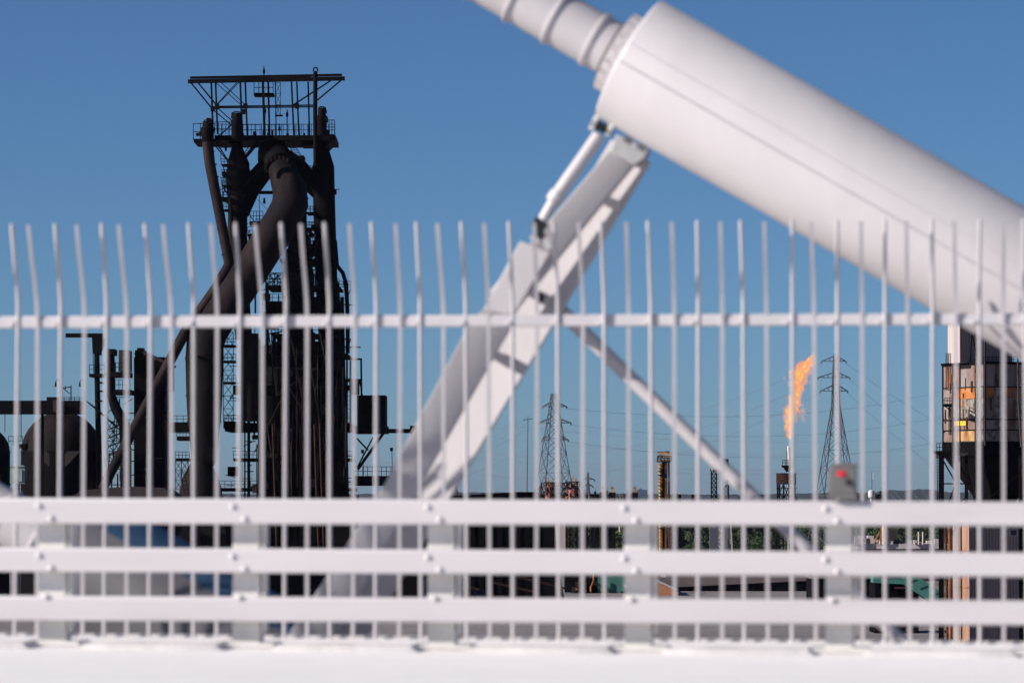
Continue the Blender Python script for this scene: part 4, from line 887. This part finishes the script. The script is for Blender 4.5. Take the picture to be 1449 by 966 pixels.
# red tanks and burner gear
def red_tank(label, x0, x1, y0, D):
    T = Plant('red_tank', label, 'tank', (x0 + x1) / 2, D, 'faded red tanks in front of the tall pylon'); xc = (x0 + x1) / 2; r = (x1 - x0) / 2
    z_ = lambda y: T.p(xc, y).z; m = MB(); m.lathe(T.p(xc, 700), [(r * T.s * .9, z_(740)), (r * T.s * .94, z_(703)), (r * T.s, z_(686 + (y0 - 686) * .5)), (r * T.s, z_(y0))], 18); T.part('tank', m, M['redtank'])
    m = MB(); q = random.Random(int(x0))
    for i in range(9): x = q.uniform(x0, x1); m.bar(T.p(x, y0 + 1), T.p(x + q.uniform(-3, 3), y0 - q.uniform(4, 14)), 1.3 * T.s)
    T.part('burner_gear', m, M['yellow']); T.railing(x0 - 2, x1 + 2, y0 - 7, y0, -2, 5, 0, .7)
    for x in (x0 + 2, x1 - 2): T.beam('leg', x, 703, x, 800, 2, 0)
    T.lattice('support_frame', x0 - 3, 700, x1 + 3, 790, 3, 8, 1, 1.0)
    T.lattice('front_frame', x0 - 5, y0 - 6, x1 + 6, 708, 3, 3, -4, .8)
    for i in range(14):
        x = q.uniform(x0 - 8, x1 + 8); y = q.uniform(y0 - 8, 702); T.block('fitting', x, y, x + q.uniform(1, 4), y + q.uniform(1.5, 6), q.uniform(-5, 2), .8, q.choice(['steel', 'rustp', 'yellow', 'redtank', 'tower']))
    for i in range(6):
        x = q.uniform(x0 - 6, x1 + 6); T.beam('pipe', x, y0 - q.uniform(0, 10), x + q.uniform(-1, 1), 700, .7, -4.5, mat='rustp')
red_tank('faded red tank left of its twin, below the tall pylon', 771.5, 783, 689, 960); red_tank('faded red tank right of its twin, below the tall pylon', 804, 819, 688, 965)
xo = Plant('pipe_frame', 'dark open pipe frame between the two red tanks', 'frame', 793, 970); xo.lattice('frame', 784, 683, 803, 780, 3, 10, 0, 1.2, 'rustp'); xo.pipe('pipe', [(790, 690), (790, 780)], 2, 'rustp', 8)
cr = Plant('crooked_stack', 'pale broken-edged chute hanging at the end of the black shed', 'chute', 783, 700)
cr.poly('chute', [(779, 738), (783, 746), (779, 752), (778, 760), (783, 776), (786, 790), (800, 790), (800, 738)], 0, 3, 'pale')
# yellow column with pipes
yc = Plant('rusty_column', 'rusty yellow column wrapped in pipes behind the fence', 'column', 940, 900)
yc.pipe('yellow_pipe', [(934.5, 655), (935, 800)], 2.6, 'yellow', 12); yc.pipe('yellow_pipe', [(942, 653), (942, 800)], 2.0, 'yellow', 10); yc.pipe('red_pipe', [(946, 652), (947.5, 800)], 1.6, 'redtank', 8); yc.pipe('dark_pipe', [(939, 652), (939, 800)], 2.2, 'soot', 8)
yc.lattice('frame', 931, 640, 948, 652, 3, 2, -2, 1.0, 'yellow'); yc.block('cap', 931, 638.5, 939, 640.5, -2, 3, 'steel'); yc.block('cap', 941, 638, 947.5, 641, -2, 3, 'steel'); yc.block('collar', 930, 651, 949, 653.5, -2, 4, 'steel'); yc.block('valve', 936, 670, 944, 676, -3, 2, 'soot'); yc.railing(930, 950, 645, 652, -2.4, 4, 3, .8)
for i in range(24): y = 656 + i * 5; yc.block('clip', 931.4, y, 937.6, y + 1.3, -1.6, 1.2, rng.choice(['yellow', 'rust', 'steel']))
for lab, x, D, h in (('thin rusty stack just left of the left red tank', 764, 1050, 686), ('stubby dark stack just right of the right red tank', 826, 1060, 690), ('short dark stack between tiny pylon and first vent gear', 842, 1120, 693),
                     ('short dark stack between first and second vent gear', 859, 1080, 692), ('short pale stack beside the hazy blue building', 889, 1140, 691), ('low dark stack right of the yellow column', 958, 1150, 696), ('low dark stack midway between yellow column and lattice masts', 985, 1180, 697), ('low dark stack left of the tank stand', 1076, 1160, 697), ('slim dark stack right of the switch box', 1219, 1250, 690), ('slim dark stack near the water tower', 1246, 1300, 692)):
    T = Plant('small_stack', lab, 'stack', x, D, 'small stacks along the skyline'); m = rng.choice(['steel', 'rustp', 'steel'])
    T.pipe('shaft', [(x, 760), (x, h + 4)], 1.5, m, 10); T.pipe('rim', [(x, h + 4), (x, h + 2)], 1.9, 'steel', 10); T.beam('mast', x + .8, h + 3, x + .8, h - 3, .5, 0, mat='tower'); T.block('foot_house', x - 6, 699, x + 6, 790, .5, 4, 'steel'); T.beam('catwalk', x - 8, h + 7, x + 4, h + 7, .8, -1)
# twin lattice masts
for lab, xa, xb, yt, D in (('lattice mast with white cap, left of a pair behind the brace', 1006.5, 1014, 664, 1000), ('leaning lattice mast right of its twin, half behind the brace', 1023.5, 1031, 686, 1010)):
    T = Plant('lattice_mast', lab, 'mast', (xa + xb) / 2, D, 'pair of dark lattice masts'); T.beam('leg', xa, yt, xa, 740, 1.8, 0); T.beam('leg', xb, yt, xb, 740, 1.6, 0); T.lattice('bracing', xa, yt, xb, 740, 1, int((740 - yt) / 6), .5, 1.2)
    T.beam('beam', xa - 1.5, yt, xb - 1, yt + 2, 2.4, 0); T.block('cap', xa, yt - 2, xa + 2.5, yt + 1, -1, 1, 'pale'); T.block('foot', xa - 2, 738, xb + 2, 884, 1, 2, 'tower')
fh = Plant('floodlight', 'black floodlight head poking above the diagonal brace', 'light', 1027, 990); fh.block('head', 1022.5, 649, 1031, 654, 0, 2, 'soot'); fh.pipe('mast', [(1029, 654), (1029.5, 884)], .9, 'tower', 6); fh.block('ballast', 1028, 654, 1031.5, 661, 0, 1, 'pale')
lt = Plant('white_lattice_tower', 'white lattice tower legs standing against the dark trees', 'tower', 1024, 1020)
for x0, x1 in ((1012, 1010), (1034, 1037)): lt.beam('leg', x0, 740, x1, 800, 1.9, 0, mat='pale')
for a in ((1012, 744, 1036, 766), (1035, 744, 1011, 766), (1011, 766, 1036, 766), (1011, 766, 1036, 790), (1036, 766, 1011, 790)): lt.beam('brace', *a, 1.1, 0, mat='pale')
bf = Plant('blue_block', 'hazy blue flat-topped building on the skyline left of the yellow column', 'building', 905, 4200); bf.block('body', 897, 692.5, 916, 720, 0, 60, 'bldg'); bf.block('roof_plant', 905, 690.6, 908, 693, 10, 10, 'bldg')
wt = Plant('water_tower', 'small white water tower with tall antenna on the hilly skyline', 'water tower', 1233, 1800)
m = MB(); zt_ = lambda y: wt.p(1233, y).z; m.lathe(wt.p(1233, 700), [(1.6 * wt.s, GZ), (1.6 * wt.s, zt_(706)), (4.4 * wt.s, zt_(703)), (4.8 * wt.s, zt_(698)), (4.2 * wt.s, zt_(694)), (1.0 * wt.s, zt_(692.6))], 18); wt.part('bowl', m, M['white'])
wt.pipe('antenna', [(1233.5, 693), (1233.5, 667)], [.9, .5], 'tower', 6); wt.block('panel_antenna', 1235, 669, 1236, 678, 0, 1, 'white')
for lab, x in (('first tiny rusty vent gear on the skyline right of the tiny pylon', 853), ('second tiny rusty vent gear on the skyline near the blue building', 866), ('third tiny rusty vent gear touching the blue building', 898)):
    T = Plant('vent_gear', lab, 'vent', x, 1100, 'tiny vents on the skyline'); T.block('body', x - 4, 696, x + 5, 780, 0, 3, 'steel'); T.beam('stem', x, 697, x + .5, 687, 1.4, 0, mat='yellow'); T.beam('stem', x + 3, 697, x + 3.4, 690, 1.1, 0, mat='yellow'); T.block('head', x - 1.4, 689, x + 2, 691.4, 0, 1, 'steel')

# sheds in the middle distance
bs = Plant('black_shed', 'long black shed with nearly flat roof below the skyline', 'shed', 700, 600)
bs.poly('wall', [(560, 708), (640, 702.5), (735, 697), (763, 697), (773, 706), (783, 708), (790, 800), (806, 884), (545, 884)], 0, 26, 'dark')
bs.poly('roof_edge', [(558, 707), (640, 701.2), (735, 695.6), (764, 695.6), (764, 697.4), (735, 697.4), (640, 703), (558, 709)], -.6, 27, 'soot')
for i in range(11): x = 630 + i * 13; bs.beam('rib', x, 710, x, 880, 1.4, -.2, mat='soot')
for a in ((690, 822, 760, 838), (730, 815, 800, 832), (660, 828, 700, 842)): bs.beam('conveyor', *a, 3, -3, mat='rustp')
sp = Plant('scrap_heap', 'small brown rounded heap low in front of the black shed', 'heap', 680, 590)
m = MB(); c = sp.p(681, 840); m.lathe(V((c.x, c.y, 0)), [(11 * sp.s, GZ), (11 * sp.s, sp.p(681, 845).z), (9.5 * sp.s, sp.p(681, 838).z), (5 * sp.s, sp.p(681, 834).z), (1 * sp.s, sp.p(681, 833).z)], 14); sp.part('heap', m, M['shed'])
dp = Plant('dark_depot', 'dark depot with teal corner and teal door left of the brick gable', 'building', 845, 705)
dp.block('wall', 800, 806, 893, 884, 3, 14, 'dark'); dp.block('roof', 796, 803, 896, 807, 2.4, 15, 'roofg'); dp.block('corner_post', 846, 808, 851, 884, 2.6, 1, 'teal'); dp.block('door', 856, 812, 878, 884, 2.7, .5, 'teal'); dp.block('awning', 878, 812, 893, 836, 2.5, 1, 'teal')
dp.pipe('orange_pipe', [(836, 884, 1.5), (836, 830, 1.5), (840, 822, 1.5), (840, 812, 1.5)], 1.4, 'rust', 10); dp.beam('eaves_bar', 800, 838, 846, 840, 1.6, 1.2, mat='bldg')
for i in range(10): x = rng.uniform(804, 842); y = rng.uniform(812, 845); dp.block('crate', x, y, x + rng.uniform(3, 9), y + rng.uniform(3, 8), 1, 1.5, rng.choice(['rustp', 'steel', 'shed', 'rustm']))
bk = Plant('brick_house', 'orange brick gable building with brown roof behind the lowest gap', 'building', 925, 690)
bk.poly('gable_wall', [(890, 834), (893, 825), (916, 815), (946, 829), (960, 834), (960, 884), (890, 884)], 0, 20, 'brick'); bk.poly('roof', [(886, 831), (914, 812.5), (958, 832.5), (957, 835), (914, 816), (888, 833)], -.5, 21, 'lgrey')
bk.block('chimney_cap', 936, 812, 942, 816, 6, 2, 'lgrey'); bk.block('door', 905, 845, 914, 884, -.1, .3, 'soot')
dk = Plant('dark_workshop', 'long dark workshop with brown roof strip right of the brick gable', 'building', 1090, 720)
dk.poly('roof', [(905, 812), (1245, 806), (1250, 815), (946, 829)], 2, 30, 'roofg'); dk.poly('wall', [(947, 828.5), (1250, 815), (1250, 884), (947, 884)], 1.4, 30, 'dark'); dk.poly('gutter', [(946, 829), (1250, 814.5), (1250, 816), (946, 830.6)], .8, 1, 'roofg')
dk.beam('stripe', 960, 842, 1246, 833, 1.2, .9, mat='teal')
for i in range(14): x = 962 + i * 21; dk.beam('pilaster', x, 830 - i, x, 884, 1.2, 1.1, mat='soot')
for x in (985, 1040, 1100, 1150): o = dk.block('window', x, 835, x + 10, 840, .9, .4, 'soot'); dk.block('pane', x + 1, 836, x + 9, 839.4, .7, .3, 'black', o)
gc = Plant('teal_conveyor', 'teal green conveyor bridge sloping down left of the rusty pipes', 'conveyor', 1290, 500)
gc.poly('gallery', [(1236, 812), (1266, 812), (1300, 816), (1370, 862), (1340, 866), (1278, 826), (1236, 824)], 0, 4, 'teal'); gc.poly('end_wall', [(1240, 806), (1266, 806), (1266, 814), (1240, 814)], -.3, 4, 'teal')
for i in range(5): gc.beam('rib', 1278 + i * 15, 819 + i * 9.5, 1288 + i * 15, 815 + i * 9.5, 1, -.3, mat='teal')
gc.block('machine_room', 1238, 824, 1300, 905, 2, 8, 'dark'); gc.railing(1256, 1286, 830, 842, 1, 4, 0, 1.0); gc.block('red_lamp_panel', 1266, 830, 1282, 832.4, .7, .4, 'redtank'); gc.block('roof', 1288, 806, 1345, 818, 5, 9, 'roofg')
sw = Plant('workshop_annex', 'dark flat annex behind the guardrail post left of the teal conveyor', 'building', 1220, 640); sw.block('wall', 1150, 818, 1238, 892, 0, 14, 'dark'); sw.block('roof', 1148, 815.4, 1240, 818.4, -.6, 15, 'roofg')
sy = Plant('scrap_roof', 'pale cluttered roof with pipes seen between the upper rails', 'building', 1260, 800)
sy.block('wall', 1206, 774, 1342, 884, 4, 12, 'shed'); sy.block('roof', 1204, 769, 1344, 776, 3, 13, 'lgrey')
for i in range(22): x = rng.uniform(1208, 1330); y = rng.uniform(752, 768) if x < 1250 else rng.uniform(762, 768); sy.block('crate', x, y, x + rng.uniform(3, 12), 770, rng.uniform(2, 8), 2, rng.choice(['lgrey', 'pale', 'shed', 'lgrey']))
sy.pipe('chimney', [(1251, 770), (1251, 736)], 3, 'ochre', 12); sy.block('vent_house', 1257, 750, 1270, 770, 4, 5, 'shed'); sy.beam('boom', 1236, 768, 1250, 744, 2.4, 2, mat='ochre'); sy.beam('boom', 1242, 768, 1250, 750, 1.4, 2, mat='ochre')
for x in (1300, 1306): sy.pipe('vent', [(x, 770), (x, 752)], 1.2, 'pale', 8)
cb = Plant('far_sheds', 'row of low pale sheds before the trees left of the post', 'shed', 1150, 1150)
cb.block('wall', 1130, 758, 1178, 790, 0, 10, 'shed'); cb.block('roof', 1128, 755, 1180, 758.4, -.4, 11, 'pale'); cb.block('strip', 1130, 764, 1178, 766, -.3, .4, 'lgrey')
dg = Plant('dark_plant_block', 'low dark plant block with a dome beside the green trees', 'building', 865, 1150)
dg.block('block', 838, 752, 884, 800, 0, 10, 'steel'); m = MB(); c = dg.p(868, 776); m.lathe(c, [(12 * dg.s, dg.p(868, 790).z), (12 * dg.s, dg.p(868, 772).z), (9 * dg.s, dg.p(868, 764).z), (1.5 * dg.s, dg.p(868, 760).z)], 18); dg.part('dome', m, M['tower']); dg.pipe('vent', [(877, 752), (877, 744)], 1.4, 'pale', 8)
bh = Plant('blue_roof_house', 'small house with a blue gable roof among the dark trees', 'house', 988, 1250)
bh.poly('wall', [(978, 755), (988, 748), (998, 755), (998, 784), (978, 784)], 0, 8, 'tower'); bh.poly('roof', [(975, 757), (988, 745.5), (1001, 757), (1000, 758.5), (988, 748), (976, 758.5)], -.6, 9, 'bldg')

# ------------------------------------------------------------------ trees
def crown_mesh(seed, h, wd):
    q = random.Random(seed); mb = MB(); cl = [(V((q.gauss(0, wd * .27), q.gauss(0, wd * .27), h * q.uniform(.18, .88))), q.uniform(.14, .24) * wd) for _ in range(15)]
    for c, r in cl:
        for i in range(52):
            d_ = V((q.gauss(0, 1), q.gauss(0, 1), q.gauss(0, .8))).normalized() * r * q.uniform(.55, 1.12); p = c + d_
            n_ = (d_.normalized() + V((q.gauss(0, .5), q.gauss(0, .5), q.gauss(0, .5)))).normalized(); a = n_.orthogonal().normalized(); b = n_.cross(a); s_ = q.uniform(.35, .8)
            mb.add([p - a * s_, p - b * s_ * .6, p + a * s_, p + b * s_ * .6 + n_ * .1], [(0, 1, 2, 3)])
    return mb.mesh('crown')
def trunk_mesh(seed, h):
    q = random.Random(seed); mb = MB(); mb.tube([(0, 0, 0), (q.uniform(-.2, .2), 0, h * .3), (q.uniform(-.5, .5), q.uniform(-.4, .4), h * .7)], [.42, .3, .1], 7)
    for i in range(5):
        a = q.uniform(0, 6.28); z = h * q.uniform(.3, .55); L = h * q.uniform(.2, .3); mb.tube([(0, 0, z), (L * math.cos(a), L * math.sin(a), z + L * .8)], [.15, .05], 5)
    return mb.mesh('trunk')
protos = [(crown_mesh(11 + i, 13, 11), trunk_mesh(31 + i, 13)) for i in range(4)]
for me, _ in protos: pass
def tree(px, D, sc, lab):
    b = far(px, 700, D); b.z = GZ
    t = bpy.data.objects.new('broadleaf_tree', None); col.objects.link(t); t.location = b; t.rotation_euler.z = rng.uniform(0, 6.28); t.scale = (sc, sc, sc * rng.uniform(.9, 1.15))
    tag(t, lab, 'tree', 'belt of trees beyond the plant'); c_, k_ = rng.choice(protos)
    link('crown', c_, M['leaf'], t); link('trunk', k_, M['bark'], t)
TL = 'dark green tree in the belt beyond the plant, seen between the white rails'
for i in range(120):
    px = 800 + (i % 40) * 13.9 + rng.uniform(-6, 6); D = rng.uniform(1170, 1300) if i < 40 else rng.uniform(1120, 1180) if i < 80 else rng.uniform(1380, 1600)
    tree(px, D, rng.uniform(.8, 1.12) if i < 40 else rng.uniform(.5, .72) if i < 80 else rng.uniform(.9, 1.25), TL)
# hazy wooded ridge on the skyline
q = random.Random(4)
def ridge(name, x0, x1, D, yf, step, label, dep=800):
    m = MB(); xs = [x0 + i * step for i in range(int((x1 - x0) / step) + 1)]; tops = [far(x, yf(x) + q.gauss(0, .45), D + q.uniform(-40, 40)) for x in xs]
    vs_ = []; n = len(xs)
    for t in tops: vs_ += [V((t.x, t.y, GZ)) - FWD * dep * .35, t, V((t.x, t.y, GZ)) + FWD * dep]
    m.add(vs_, [(i * 3 + j, i * 3 + j + 1, i * 3 + j + 4, i * 3 + j + 3) for i in range(n - 1) for j in range(2)])
    tag(link(name, m.mesh(name), M['hill']), label, None, None, 'structure')
ridge('hills', -600, 2100, 14000, lambda x: 697.6 - 1.6 * math.sin(x * .011) - (4.6 * math.exp(-((x - 1305) / 26) ** 2)) - (2.5 * math.exp(-((x - 1262) / 18) ** 2)), 3.5, 'low hazy wooded ridge along the horizon')

# ------------------------------------------------------------------ air
hz = MB(); hz.add(*(lambda a, b: ([V(p) for p in ((a.x, a.y, a.z), (b.x, a.y, a.z), (b.x, b.y, a.z), (a.x, b.y, a.z), (a.x, a.y, b.z), (b.x, a.y, b.z), (b.x, b.y, b.z), (a.x, b.y, b.z))],
       [(3, 2, 1, 0), (4, 5, 6, 7), (0, 1, 5, 4), (1, 2, 6, 5), (2, 3, 7, 6), (3, 0, 4, 7)]))(V((-15800, -300, GZ - 1)), V((15800, 15800, 75))))
hm = bpy.data.materials.new('air'); hm.use_nodes = True; ht = hm.node_tree; ht.nodes.remove(ht.nodes['Principled BSDF'])
pv = ht.nodes.new('ShaderNodeVolumePrincipled'); pv.inputs['Density'].default_value = 1.9e-5; pv.inputs['Color'].default_value = (.40, .42, .62, 1); pv.inputs['Anisotropy'].default_value = .1
ht.links.new(pv.outputs[0], ht.nodes['Material Output'].inputs['Volume'])
USE_HAZE = True
if USE_HAZE:
    ho = link('haze', hz.mesh('haze'), hm); tag(ho, kind='stuff')
